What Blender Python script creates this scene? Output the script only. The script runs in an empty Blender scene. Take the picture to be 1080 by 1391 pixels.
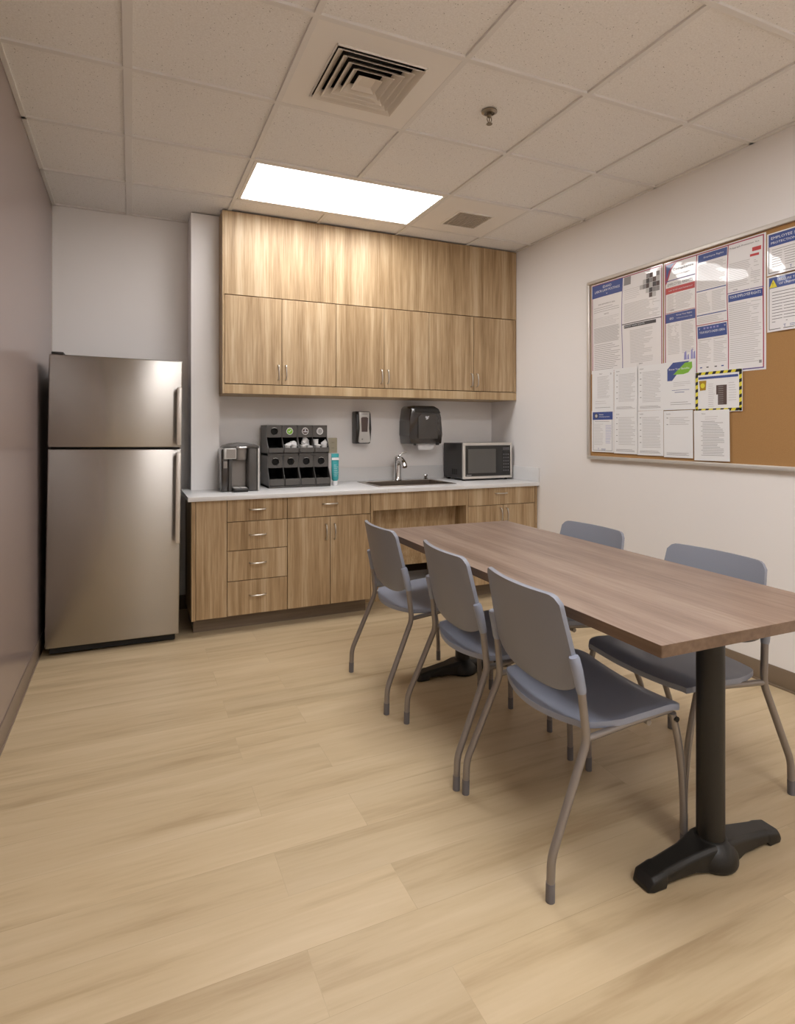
import bpy, bmesh, math, random
from mathutils import Vector, Matrix
random.seed(7)
SC = bpy.context.scene
COL = SC.collection
PI = math.pi

# ------------------------------------------------------------------ room figures (metres)
T = 0.6096                      # ceiling grid module
ZC = 2.72                       # ceiling
XL, XR = -1.065, 2.295          # left / right wall
YB, YR = 0.58, -5.20            # back / rear wall
ZK = 0.855                      # counter top height

# ------------------------------------------------------------------ materials
def lin(c):
    def f(v):
        v /= 255.0
        return v / 12.92 if v <= 0.04045 else ((v + 0.055) / 1.055) ** 2.4
    return (f(c[0]), f(c[1]), f(c[2]), 1.0)

def mat(name, rgb, rough=0.5, metal=0.0, spec=0.5, coat=0.0, coat_rough=0.05, emit=None, estr=0.0,
        var=0.0, vscale=6.0, bump=0.0, bscale=60.0, trans=0.0, alpha=1.0):
    m = bpy.data.materials.new(name); m.use_nodes = True
    nt = m.node_tree; N = nt.nodes; L = nt.links
    b = N['Principled BSDF']
    b.inputs['Base Color'].default_value = lin(rgb)
    b.inputs['Roughness'].default_value = rough
    b.inputs['Metallic'].default_value = metal
    b.inputs['Specular IOR Level'].default_value = spec
    b.inputs['Coat Weight'].default_value = coat
    b.inputs['Coat Roughness'].default_value = coat_rough
    b.inputs['Transmission Weight'].default_value = trans
    b.inputs['Alpha'].default_value = alpha
    if emit:
        b.inputs['Emission Color'].default_value = lin(emit)
        b.inputs['Emission Strength'].default_value = estr
    tc = N.new('ShaderNodeTexCoord')
    if var > 0:
        n = N.new('ShaderNodeTexNoise'); n.inputs['Scale'].default_value = vscale; n.inputs['Detail'].default_value = 4
        L.new(tc.outputs['Object'], n.inputs['Vector'])
        hs = N.new('ShaderNodeMix'); hs.data_type = 'RGBA'
        c = lin(rgb)
        hs.inputs['A'].default_value = tuple(v * (1 - var) for v in c[:3]) + (1,)
        hs.inputs['B'].default_value = tuple(min(1, v * (1 + var)) for v in c[:3]) + (1,)
        L.new(n.outputs['Fac'], hs.inputs['Factor']); L.new(hs.outputs['Result'], b.inputs['Base Color'])
    if bump > 0:
        n2 = N.new('ShaderNodeTexNoise'); n2.inputs['Scale'].default_value = bscale; n2.inputs['Detail'].default_value = 3
        L.new(tc.outputs['Object'], n2.inputs['Vector'])
        bp = N.new('ShaderNodeBump'); bp.inputs['Strength'].default_value = bump; bp.inputs['Distance'].default_value = 0.01
        L.new(n2.outputs['Fac'], bp.inputs['Height']); L.new(bp.outputs['Normal'], b.inputs['Normal'])
        if coat > 0: L.new(bp.outputs['Normal'], b.inputs['Coat Normal'])
    return m

def ramp(N, stops):
    r = N.new('ShaderNodeValToRGB')
    e = r.color_ramp.elements
    e[0].position, e[0].color = stops[0][0], stops[0][1]
    e[1].position, e[1].color = stops[-1][0], stops[-1][1]
    for p, c in stops[1:-1]:
        x = e.new(p); x.color = c
    return r

def wood(name, dark, mid, light, axis='Z', rough=0.45, fine=60.0, broad=9.0, coat=0.0, stretch=0.035):
    m = bpy.data.materials.new(name); m.use_nodes = True
    nt = m.node_tree; N = nt.nodes; L = nt.links; b = N['Principled BSDF']
    b.inputs['Roughness'].default_value = rough; b.inputs['Coat Weight'].default_value = coat
    b.inputs['Specular IOR Level'].default_value = 0.4
    tc = N.new('ShaderNodeTexCoord'); geo = N.new('ShaderNodeObjectInfo')
    sc = {'X': (stretch, 1, 1), 'Y': (1, stretch, 1), 'Z': (1, 1, stretch)}[axis]
    mp = N.new('ShaderNodeMapping'); mp.inputs['Scale'].default_value = sc
    add = N.new('ShaderNodeVectorMath'); add.operation = 'ADD'
    mul = N.new('ShaderNodeVectorMath'); mul.operation = 'SCALE'; mul.inputs[0].default_value = (3.1, 5.7, 1.3)
    L.new(geo.outputs['Random'], mul.inputs['Scale'])
    L.new(tc.outputs['Object'], add.inputs[0]); L.new(mul.outputs['Vector'], add.inputs[1])
    L.new(add.outputs['Vector'], mp.inputs['Vector'])
    n1 = N.new('ShaderNodeTexNoise'); n1.inputs['Scale'].default_value = broad; n1.inputs['Detail'].default_value = 3
    n1.inputs['Distortion'].default_value = 0.4
    n2 = N.new('ShaderNodeTexNoise'); n2.inputs['Scale'].default_value = fine; n2.inputs['Detail'].default_value = 5
    n2.inputs['Roughness'].default_value = 0.6
    L.new(mp.outputs['Vector'], n1.inputs['Vector']); L.new(mp.outputs['Vector'], n2.inputs['Vector'])
    mx = N.new('ShaderNodeMath'); mx.operation = 'MULTIPLY_ADD'
    mx.inputs[1].default_value = 0.55
    h = N.new('ShaderNodeMath'); h.operation = 'MULTIPLY'; h.inputs[1].default_value = 0.45
    L.new(n2.outputs['Fac'], h.inputs[0]); L.new(n1.outputs['Fac'], mx.inputs[0]); L.new(h.outputs[0], mx.inputs[2])
    r = ramp(N, [(0.36, lin(dark)), (0.5, lin(mid)), (0.63, lin(light))])
    L.new(mx.outputs[0], r.inputs['Fac']); L.new(r.outputs['Color'], b.inputs['Base Color'])
    bp = N.new('ShaderNodeBump'); bp.inputs['Strength'].default_value = 0.04; bp.inputs['Distance'].default_value = 0.002
    L.new(n2.outputs['Fac'], bp.inputs['Height']); L.new(bp.outputs['Normal'], b.inputs['Normal'])
    return m

def floor_mat():
    m = bpy.data.materials.new('pale_plank_vinyl'); m.use_nodes = True
    nt = m.node_tree; N = nt.nodes; L = nt.links; b = N['Principled BSDF']
    tc = N.new('ShaderNodeTexCoord')
    mp0 = N.new('ShaderNodeMapping'); mp0.inputs['Location'].default_value = (0.208, -0.0895, 0)
    L.new(tc.outputs['Object'], mp0.inputs['Vector'])
    br = N.new('ShaderNodeTexBrick'); br.offset = 0.755; br.offset_frequency = 2; br.squash = 1
    br.inputs['Scale'].default_value = 1.0; br.inputs['Brick Width'].default_value = 1.22
    br.inputs['Row Height'].default_value = 0.1815; br.inputs['Mortar Size'].default_value = 0.0009
    br.inputs['Mortar Smooth'].default_value = 0.3
    br.inputs['Color1'].default_value = (0, 0, 0, 1); br.inputs['Color2'].default_value = (1, 1, 1, 1)
    br.inputs['Mortar'].default_value = (0.5, 0.5, 0.5, 1); br.inputs['Bias'].default_value = 0.0
    L.new(mp0.outputs['Vector'], br.inputs['Vector'])
    # each plank shifts the grain
    ofs = N.new('ShaderNodeVectorMath'); ofs.operation = 'SCALE'; ofs.inputs['Scale'].default_value = 7.0
    L.new(br.outputs['Color'], ofs.inputs[0])
    ad = N.new('ShaderNodeVectorMath'); ad.operation = 'ADD'
    L.new(tc.outputs['Object'], ad.inputs[0]); L.new(ofs.outputs['Vector'], ad.inputs[1])
    mp = N.new('ShaderNodeMapping'); mp.inputs['Scale'].default_value = (0.09, 1, 1)
    L.new(ad.outputs['Vector'], mp.inputs['Vector'])
    n1 = N.new('ShaderNodeTexNoise'); n1.inputs['Scale'].default_value = 13; n1.inputs['Detail'].default_value = 4; n1.inputs['Distortion'].default_value = 0.5
    n2 = N.new('ShaderNodeTexNoise'); n2.inputs['Scale'].default_value = 90; n2.inputs['Detail'].default_value = 3
    L.new(mp.outputs['Vector'], n1.inputs['Vector']); L.new(mp.outputs['Vector'], n2.inputs['Vector'])
    h = N.new('ShaderNodeMath'); h.operation = 'MULTIPLY'; h.inputs[1].default_value = 0.22
    L.new(n2.outputs['Fac'], h.inputs[0])
    mx = N.new('ShaderNodeMath'); mx.operation = 'MULTIPLY_ADD'; mx.inputs[1].default_value = 0.78
    L.new(n1.outputs['Fac'], mx.inputs[0]); L.new(h.outputs[0], mx.inputs[2])
    r = ramp(N, [(0.30, lin((178, 155, 121))), (0.47, lin((199, 178, 143))), (0.7, lin((210, 190, 157)))])
    L.new(mx.outputs[0], r.inputs['Fac'])
    bw = N.new('ShaderNodeRGBToBW'); L.new(br.outputs['Color'], bw.inputs['Color'])
    tone = N.new('ShaderNodeMapRange'); tone.inputs['To Min'].default_value = 0.94; tone.inputs['To Max'].default_value = 1.03
    L.new(bw.outputs['Val'], tone.inputs['Value'])
    sc = N.new('ShaderNodeVectorMath'); sc.operation = 'SCALE'
    L.new(r.outputs['Color'], sc.inputs[0]); L.new(tone.outputs['Result'], sc.inputs['Scale'])
    mo = N.new('ShaderNodeMix'); mo.data_type = 'RGBA'
    mf = N.new('ShaderNodeMath'); mf.operation = 'MULTIPLY'; mf.inputs[1].default_value = 0.18
    L.new(br.outputs['Fac'], mf.inputs[0]); L.new(mf.outputs[0], mo.inputs['Factor'])
    L.new(sc.outputs['Vector'], mo.inputs['A']); mo.inputs['B'].default_value = lin((120, 98, 70))
    L.new(mo.outputs['Result'], b.inputs['Base Color'])
    b.inputs['Roughness'].default_value = 0.42; b.inputs['Specular IOR Level'].default_value = 0.35
    bp = N.new('ShaderNodeBump'); bp.inputs['Strength'].default_value = 0.08; bp.inputs['Distance'].default_value = 0.002
    L.new(n2.outputs['Fac'], bp.inputs['Height']); L.new(bp.outputs['Normal'], b.inputs['Normal'])
    return m

def tile_mat():
    m = bpy.data.materials.new('mineral_fibre_tile'); m.use_nodes = True
    nt = m.node_tree; N = nt.nodes; L = nt.links; b = N['Principled BSDF']
    tc = N.new('ShaderNodeTexCoord')
    v = N.new('ShaderNodeTexVoronoi'); v.inputs['Scale'].default_value = 95
    n = N.new('ShaderNodeTexNoise'); n.inputs['Scale'].default_value = 150; n.inputs['Detail'].default_value = 2
    n3 = N.new('ShaderNodeTexNoise'); n3.inputs['Scale'].default_value = 55
    for q in (v, n, n3): L.new(tc.outputs['Object'], q.inputs['Vector'])
    r1 = ramp(N, [(0.13, (1, 1, 1, 1)), (0.22, (0, 0, 0, 1))]); L.new(v.outputs['Distance'], r1.inputs['Fac'])
    r2 = ramp(N, [(0.53, (0, 0, 0, 1)), (0.6, (1, 1, 1, 1))]); L.new(n3.outputs['Fac'], r2.inputs['Fac'])
    mu = N.new('ShaderNodeMath'); mu.operation = 'MULTIPLY'
    L.new(r1.outputs['Color'], mu.inputs[0]); L.new(r2.outputs['Color'], mu.inputs[1])
    mf = N.new('ShaderNodeMath'); mf.operation = 'MULTIPLY'; mf.inputs[1].default_value = 0.75
    L.new(mu.outputs[0], mf.inputs[0])
    base = ramp(N, [(0.3, lin((236, 233, 229))), (0.7, lin((247, 245, 242)))]); L.new(n.outputs['Fac'], base.inputs['Fac'])
    mx = N.new('ShaderNodeMix'); mx.data_type = 'RGBA'
    L.new(mf.outputs[0], mx.inputs['Factor']); L.new(base.outputs['Color'], mx.inputs['A'])
    mx.inputs['B'].default_value = lin((95, 82, 70)); L.new(mx.outputs['Result'], b.inputs['Base Color'])
    b.inputs['Roughness'].default_value = 0.95; b.inputs['Specular IOR Level'].default_value = 0.1
    return m

def steel_mat():
    m = bpy.data.materials.new('brushed_stainless'); m.use_nodes = True
    nt = m.node_tree; N = nt.nodes; L = nt.links; b = N['Principled BSDF']
    b.inputs['Base Color'].default_value = lin((172, 168, 163)); b.inputs['Metallic'].default_value = 1
    b.inputs['Roughness'].default_value = 0.25; b.inputs['Anisotropic'].default_value = 0.88
    b.inputs['Anisotropic Rotation'].default_value = 0.25
    tc = N.new('ShaderNodeTexCoord'); mp = N.new('ShaderNodeMapping'); mp.inputs['Scale'].default_value = (3, 3, 900)
    n = N.new('ShaderNodeTexNoise'); n.inputs['Scale'].default_value = 1; n.inputs['Detail'].default_value = 2
    L.new(tc.outputs['Object'], mp.inputs['Vector']); L.new(mp.outputs['Vector'], n.inputs['Vector'])
    bp = N.new('ShaderNodeBump'); bp.inputs['Strength'].default_value = 0.03; bp.inputs['Distance'].default_value = 0.001
    L.new(n.outputs['Fac'], bp.inputs['Height']); L.new(bp.outputs['Normal'], b.inputs['Normal'])
    return m

M = {}
M['wall'] = mat('warm_white_paint', (243, 240, 238), 0.6, spec=0.3, var=0.015, vscale=1.5, bump=0.03, bscale=220)
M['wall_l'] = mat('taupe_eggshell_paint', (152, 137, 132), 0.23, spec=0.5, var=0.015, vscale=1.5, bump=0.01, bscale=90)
M['base'] = mat('taupe_cove_base', (128, 112, 94), 0.5, var=0.05)
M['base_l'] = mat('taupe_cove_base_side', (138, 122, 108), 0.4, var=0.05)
M['floor'] = floor_mat()
M['tile'] = tile_mat()
M['tbar'] = mat('white_grid_steel', (232, 229, 225), 0.5, var=0.02)
M['plate'] = mat('white_enamel_steel', (240, 236, 230), 0.45, var=0.02)
M['louver'] = mat('white_enamel_louver', (224, 216, 205), 0.4, var=0.02)
M['duct'] = mat('dark_duct', (48, 44, 40), 0.8, var=0.2)
M['light'] = mat('light_diffuser', (250, 250, 250), 0.5, emit=(254, 252, 252), estr=10.5, var=0.01)
M['light2'] = mat('light_diffuser_full', (250, 250, 250), 0.5, emit=(254, 252, 252), estr=14.0, var=0.01)
M['wood'] = wood('oak_laminate', (146, 119, 85), (178, 151, 115), (200, 177, 144), fine=110, broad=16)
M['wood_edge'] = wood('oak_edge_band', (158, 130, 94), (182, 155, 117), (198, 174, 138), fine=50, broad=10)
M['gap'] = mat('dark_reveal', (58, 42, 28), 0.8, var=0.1)
M['toe'] = wood('taupe_toe_laminate', (112, 96, 80), (126, 110, 93), (138, 122, 104), axis='X', fine=60)
M['inner'] = mat('cabinet_gap_shade', (62, 46, 32), 0.7, var=0.05)  # carcass colour darkened to put shade into the gaps between fronts
M['nickel'] = mat('satin_nickel', (205, 200, 192), 0.28, 1.0, var=0.03)
M['counter'] = mat('white_solid_surface', (226, 226, 226), 0.3, spec=0.4, var=0.02, vscale=80)
M['steel'] = steel_mat()
M['steel_s'] = mat('sink_steel', (170, 160, 150), 0.3, 1.0, var=0.05, vscale=40)
M['chrome'] = mat('chrome', (215, 215, 215), 0.08, 1.0, var=0.01)
M['fr_side'] = mat('dark_grey_cabinet_enamel', (48, 46, 45), 0.45, var=0.05)
M['rubber'] = mat('black_gasket', (18, 17, 16), 0.7, var=0.1)
M['table'] = wood('walnut_laminate', (118, 99, 86), (141, 120, 106), (156, 137, 122), axis='Y', rough=0.36, fine=80, broad=12, stretch=0.05)
M['tedge'] = wood('walnut_edge', (100, 80, 64), (116, 94, 76), (128, 106, 88), axis='Y', rough=0.45)
M['iron'] = mat('black_powder_coat', (28, 27, 25), 0.42, var=0.08, vscale=20, bump=0.05, bscale=300)
M['shell'] = mat('blue_grey_polypropylene', (150, 157, 174), 0.38, spec=0.45, var=0.02, bump=0.04, bscale=400)
M['back'] = mat('blue_grey_backrest_shaded', (138, 142, 153), 0.4, spec=0.45, var=0.02, bump=0.04, bscale=400)  # seat plastic made darker and greyer, shade painted into the backrest colour
M['glide'] = mat('grey_foot_plastic', (112, 110, 114), 0.5, var=0.05)
M['tube'] = mat('grey_metal_tube', (150, 144, 140), 0.38, 0.55, var=0.04)
M['cap'] = mat('black_plastic', (20, 20, 20), 0.4, var=0.1)
M['dark'] = mat('charcoal_plastic', (80, 77, 74), 0.35, var=0.05)
M['darker'] = mat('near_black_plastic', (34, 32, 30), 0.3, var=0.08)
M['void'] = mat('black_interior', (10, 9, 8), 0.8, var=0.1)
M['silver'] = mat('silver_plastic', (206, 205, 202), 0.35, 0.2, var=0.03)
M['greyp'] = mat('mid_grey_plastic', (146, 140, 135), 0.4, 0.2, var=0.03)
M['white'] = mat('white_plastic', (232, 232, 232), 0.4, var=0.02)
M['smoke'] = mat('smoked_cover', (52, 47, 44), 0.15, spec=0.6, coat=0.5, var=0.1, vscale=10)
M['mwglass'] = mat('microwave_black_glass', (38, 37, 35), 0.12, spec=0.6, var=0.05)
M['mwwin'] = mat('microwave_window_mesh', (92, 90, 86), 0.35, spec=0.4, var=0.05, vscale=300)
M['mwframe'] = mat('microwave_steel_trim', (212, 207, 200), 0.38, 0.5, var=0.03)
M['teal'] = mat('teal_plastic', (52, 156, 160), 0.35, var=0.04)
M['beige'] = mat('ivory_outlet', (188, 180, 155), 0.4, var=0.03)
M['cork'] = mat('cork', (172, 133, 88), 0.9, spec=0.1, var=0.09, vscale=260, bump=0.2, bscale=350)
M['alu'] = mat('aluminium_frame', (222, 218, 212), 0.42, 0.5, var=0.03)
M['paper'] = mat('white_paper', (238, 239, 240), 0.7, spec=0.2, var=0.01)
M['lam'] = mat('laminated_paper', (240, 239, 240), 0.4, coat=1.0, coat_rough=0.03, var=0.01, bump=0.2, bscale=4.5)
M['inkblue'] = mat('ink_blue', (62, 84, 150), 0.5, coat=0.6, var=0.02)
M['inkred'] = mat('ink_red', (196, 70, 72), 0.5, coat=0.6, var=0.02)
M['inkcrimson'] = mat('ink_crimson', (170, 66, 88), 0.5, coat=0.6, var=0.02)
M['inkviolet'] = mat('ink_violet', (104, 92, 150), 0.5, var=0.02)
M['inklil'] = mat('ink_lilac', (150, 150, 205), 0.5, var=0.02)
M['inkgrey'] = mat('ink_pale_grey', (198, 197, 196), 0.6, var=0.02)
M['inkmid'] = mat('ink_mid_grey', (150, 148, 148), 0.6, var=0.02)
M['inkdark'] = mat('ink_dark', (84, 82, 84), 0.6, var=0.02)
M['inkblack'] = mat('ink_black', (28, 28, 30), 0.6, var=0.02)
M['inkwhite'] = mat('ink_white', (235, 238, 245), 0.6, var=0.02)
M['inkgreen'] = mat('ink_green', (134, 192, 66), 0.5, var=0.02)
M['inkyellow'] = mat('ink_yellow', (232, 220, 62), 0.5, var=0.02)
M['inkgold'] = mat('ink_gold', (176, 140, 30), 0.5, var=0.1, vscale=60)
M['inkbrown'] = mat('ink_brown', (92, 76, 72), 0.5, var=0.02)
M['brass'] = mat('sprinkler_metal', (150, 140, 126), 0.3, 0.9, var=0.05)
M['grille'] = mat('vent_grille', (205, 196, 184), 0.5, var=0.04)

# ------------------------------------------------------------------ mesh builder
class MB:
    def __init__(self, *mats):
        self.bm = bmesh.new(); self.mats = list(mats) or [M['wall']]
    def mi(self, m):
        if m is None: return 0
        if isinstance(m, int): return m
        if m not in self.mats: self.mats.append(m)
        return self.mats.index(m)
    def box(self, x0, x1, y0, y1, z0, z1, bev=0.0, seg=2, m=None, rot=None):
        b = bmesh.new()
        vs = [b.verts.new((x, y, z)) for x in (x0, x1) for y in (y0, y1) for z in (z0, z1)]
        for f in ((0, 1, 3, 2), (4, 6, 7, 5), (0, 4, 5, 1), (2, 3, 7, 6), (0, 2, 6, 4), (1, 5, 7, 3)):
            b.faces.new([vs[i] for i in f])
        if bev > 0:
            bmesh.ops.bevel(b, geom=b.edges[:], offset=bev, segments=seg, affect='EDGES', profile=0.5)
        self._merge(b, m, rot); return self
    def _merge(self, b, m, xf=None, smooth=False):
        mi = self.mi(m)
        if xf is not None: b.transform(xf)
        bmesh.ops.recalc_face_normals(b, faces=b.faces[:])
        mp = {v: self.bm.verts.new(v.co) for v in b.verts}
        for f in b.faces:
            try: nf = self.bm.faces.new([mp[v] for v in f.verts])
            except ValueError: continue
            nf.material_index = mi; nf.smooth = smooth
        b.free()
    def quad(self, pts, m=None):
        f = self.bm.faces.new([self.bm.verts.new(p) for p in pts]); f.material_index = self.mi(m); return f
    def prism(self, pts, axis, a0, a1, m=None, bev=0.0, xf=None):
        """polygon pts in the two other axes, extruded along axis"""
        def P(p, a):
            return {'x': (a, p[0], p[1]), 'y': (p[0], a, p[1]), 'z': (p[0], p[1], a)}[axis]
        b = bmesh.new()
        A = [b.verts.new(P(p, a0)) for p in pts]; B = [b.verts.new(P(p, a1)) for p in pts]
        b.faces.new(A); b.faces.new(B[::-1]); n = len(pts)
        for i in range(n): b.faces.new([A[i], A[(i + 1) % n], B[(i + 1) % n], B[i]])
        if bev > 0:
            bmesh.ops.bevel(b, geom=b.edges[:], offset=bev, segments=2, affect='EDGES', profile=0.5)
        self._merge(b, m, xf); return self
    def tube(self, pts, r, n=12, m=None, cap=True, flat=1.0, smooth=True):
        """sweep; r number or list; flat squashes the section along its second axis"""
        P = [Vector(p) for p in pts]; R = r if isinstance(r, (list, tuple)) else [r] * len(P)
        b = bmesh.new(); rings = []; up = None
        for i, p in enumerate(P):
            d = (P[min(i + 1, len(P) - 1)] - P[max(i - 1, 0)]).normalized()
            if up is None:
                up = Vector((0, 0, 1)) if abs(d.z) < 0.9 else Vector((0, 1, 0))
            s = d.cross(up).normalized(); up = s.cross(d).normalized()
            rings.append([b.verts.new(p + R[i] * (math.cos(a) * s + math.sin(a) * up * flat))
                          for a in (2 * PI * k / n for k in range(n))])
        for i in range(len(rings) - 1):
            for k in range(n):
                b.faces.new([rings[i][k], rings[i][(k + 1) % n], rings[i + 1][(k + 1) % n], rings[i + 1][k]])
        if cap: b.faces.new(rings[0][::-1]); b.faces.new(rings[-1])
        self._merge(b, m, None, smooth); return self
    def lathe(self, prof, c=(0, 0, 0), n=24, m=None, xf=None, smooth=True):
        """prof: (radius, height) list about local z at c"""
        b = bmesh.new(); rings = []
        for r, z in prof:
            if r < 1e-6: rings.append([b.verts.new((c[0], c[1], c[2] + z))])
            else: rings.append([b.verts.new((c[0] + r * math.cos(2 * PI * k / n), c[1] + r * math.sin(2 * PI * k / n), c[2] + z)) for k in range(n)])
        for A, B in zip(rings, rings[1:]):
            for k in range(n):
                a0, a1 = A[k % len(A)], A[(k + 1) % len(A)]; b0, b1 = B[k % len(B)], B[(k + 1) % len(B)]
                vs = []
                for v in (a0, a1, b1, b0):
                    if v not in vs: vs.append(v)
                if len(vs) > 2:
                    try: b.faces.new(vs)
                    except ValueError: pass
        self._merge(b, m, xf, smooth); return self
    def surf(self, fn, nu, nv, th, nrm, m=None, m2=None):
        """closed shell from fn(u,v); thickness th along nrm vector, rounded rim"""
        b = bmesh.new(); nrm = Vector(nrm)
        def layer(k, inset):
            out = []
            for i in range(nu + 1):
                row = []
                for j in range(nv + 1):
                    u, v = i / nu, j / nv
                    row.append(Vector(fn(inset + u * (1 - 2 * inset), inset + v * (1 - 2 * inset))) + nrm * k)
                out.append(row)
            return out
        A = [[b.verts.new(p) for p in r] for r in layer(0, 0.004)]
        B = [[b.verts.new(p) for p in r] for r in layer(th, 0.004)]
        Mid = [[b.verts.new(p) if (i in (0, nu) or j in (0, nv)) else None for j, p in enumerate(r)] for i, r in enumerate(layer(th * 0.5, 0.0))]
        for i in range(nu):
            for j in range(nv):
                b.faces.new([A[i][j], A[i + 1][j], A[i + 1][j + 1], A[i][j + 1]])
                b.faces.new([B[i][j], B[i][j + 1], B[i + 1][j + 1], B[i + 1][j]])
        per = [(i, 0) for i in range(nu)] + [(nu, j) for j in range(nv)] + [(i, nv) for i in range(nu, 0, -1)] + [(0, j) for j in range(nv, 0, -1)]
        for k in range(len(per)):
            (i, j), (p, q) = per[k], per[(k + 1) % len(per)]
            b.faces.new([A[i][j], A[p][q], Mid[p][q], Mid[i][j]])
            b.faces.new([Mid[i][j], Mid[p][q], B[p][q], B[i][j]])
        bmesh.ops.remove_doubles(b, verts=b.verts[:], dist=1e-5)
        self._merge(b, m, None, True); return self
    def build(self, name, parent=None, origin=None, subsurf=0):
        root = parent
        while root is not None and root.parent is not None: root = root.parent
        o0 = Vector(origin) if origin is not None else (root.location.copy() if root is not None else Vector((0, 0, 0)))
        me = bpy.data.meshes.new(name)
        if o0.length > 0: bmesh.ops.translate(self.bm, verts=self.bm.verts[:], vec=-o0)
        self.bm.to_mesh(me); self.bm.free()
        for mm in self.mats: me.materials.append(mm)
        me.set_sharp_from_angle(angle=math.radians(38))
        o = bpy.data.objects.new(name, me); COL.objects.link(o)
        if parent is not None: o.parent = parent
        elif origin is not None: o.location = o0
        if subsurf:
            s = o.modifiers.new('sub', 'SUBSURF'); s.levels = subsurf; s.render_levels = subsurf
        return o

def tag(o, label=None, cat=None, group=None, kind=None):
    if label: o['label'] = label
    if cat: o['category'] = cat
    if group: o['group'] = group
    if kind: o['kind'] = kind
    return o

def thing(name, loc, label, cat, group=None):
    e = bpy.data.objects.new(name, None); COL.objects.link(e); e.location = loc
    e.empty_display_size = 0.1
    return tag(e, label, cat, group)

def struct(name, mb):
    return tag(mb.build(name), kind='structure')

def copy_tree(o, parent=None):
    c = o.copy(); COL.objects.link(c)
    if parent is not None: c.parent = parent
    for ch in list(o.children): copy_tree(ch, c)
    return c

def smooth_path(pts, n=4):
    P = [Vector(p) for p in pts]; out = []
    for i in range(len(P) - 1):
        p0, p1, p2, p3 = P[max(i - 1, 0)], P[i], P[i + 1], P[min(i + 2, len(P) - 1)]
        for k in range(n):
            t = k / n
            out.append(0.5 * ((2 * p1) + (p2 - p0) * t + (2 * p0 - 5 * p1 + 4 * p2 - p3) * t * t + (3 * p1 - p0 - 3 * p2 + p3) * t ** 3))
    out.append(P[-1]); return out

def fillet_path(pts, r, n=5):
    P = [Vector(p) for p in pts]; out = [P[0]]
    for a, b, c in zip(P, P[1:], P[2:]):
        d1, d2 = (a - b), (c - b); k = min(r, d1.length * 0.48, d2.length * 0.48)
        s, e = b + d1.normalized() * k, b + d2.normalized() * k
        for i in range(n + 1):
            t = i / n; out.append((1 - t) ** 2 * s + 2 * t * (1 - t) * b + t * t * e)
    out.append(P[-1]); return out

_tc = {}
def text_geo(body):
    if body in _tc: return _tc[body]
    cu = bpy.data.curves.new('t', 'FONT'); cu.body = body; cu.size = 1.0; cu.resolution_u = 2
    o = bpy.data.objects.new('t', cu); COL.objects.link(o)
    dg = bpy.context.evaluated_depsgraph_get(); me = o.evaluated_get(dg).to_mesh()
    V = [(v.co.x, v.co.y) for v in me.vertices]; F = [tuple(p.vertices) for p in me.polygons]
    o.evaluated_get(dg).to_mesh_clear(); bpy.data.objects.remove(o); bpy.data.curves.remove(cu)
    x0 = min(v[0] for v in V); x1 = max(v[0] for v in V); y0 = min(v[1] for v in V); y1 = max(v[1] for v in V)
    _tc[body] = ([((x - x0), (y - y0)) for x, y in V], F, x1 - x0, y1 - y0); return _tc[body]

# ================================================================== THE SETTING
b = MB(M['floor']); b.box(XL - .1, XR + .1, YR - .1, YB + .1, -.1, 0); struct('floor', b)
b = MB(M['wall_l']); b.box(XL - .1, XL, YR - .1, YB + .1, 0, ZC + .1); struct('wall_left', b)
b = MB(M['wall']); b.box(XR, XR + .1, YR - .1, YB + .1, 0, ZC + .1); struct('wall_right', b)
b = MB(M['wall']); b.box(XL, XR, YB, YB + .1, 0, ZC + .1); struct('wall_back', b)
b = MB(M['wall']); b.box(XL, XR, YR - .1, YR, 0, ZC + .1); struct('wall_rear', b)
b = MB(M['wall']); b.box(-.23, -.048, .355, YB, 0, ZC); struct('wall_pier', b)
b = MB(M['base_l']); b.box(XL, XL + .004, YR, YB, 0, .1, .0015); b.box(XL, XL + .008, YR, YB, 0, .008, .001); struct('baseboard_left', b)
b = MB(M['base']); b.box(XR - .006, XR, YR, -.03, 0, .1, .002); b.box(XR - .012, XR, YR, -.03, 0, .01, .002); struct('baseboard_right', b)
b = MB(M['base']); b.box(XL + .01, -.23, YB - .006, YB, 0, .1, .002); b.box(-.236, -.23, .349, YB, 0, .1, .002); struct('baseboard_back', b)
b = MB(M['base']); b.box(XL + .01, XR - .01, YR, YR + .006, 0, .1, .002); struct('baseboard_rear', b)

# suspended ceiling: tiles and grid in one structure mesh, cells for fixtures left open
GX = [XL, -T, 0, T, 2 * T, 3 * T, XR]
GY = [YB] + [-T * k for k in range(0, 9)] + [YR]
OPEN = {}
for x0 in (0, T): OPEN[(round(x0, 3), 0.0)] = 1                      # light by the cabinets
for x0 in (0, T): OPEN[(round(x0, 3), round(-4 * T, 3))] = 1          # second light
for x0 in (0, T): OPEN[(round(x0, 3), round(-7 * T, 3))] = 1          # third light
OPEN[(0.0, round(-2 * T, 3))] = 1                                    # supply diffuser
OPEN[(round(2 * T, 3), 0.0)] = 1                                     # exhaust grille
b = MB(M['tile'], M['tbar'])
bw = .012
for i in range(len(GX) - 1):
    for j in range(len(GY) - 1):
        if (round(GX[i], 3), round(GY[j], 3)) in OPEN: continue
        b.box(GX[i] + .001, GX[i + 1] - .001, GY[j + 1] + .001, GY[j] - .001, ZC + .008, ZC + .02, m=0)
LIGHTS = [(0, 0.0), (0, -4 * T), (0, -7 * T)]
def inlight(x, ya, yb):
    return any(abs(x - T) < .01 and ya <= ly + .01 and yb >= ly - T - .01 for _, ly in LIGHTS)
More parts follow.
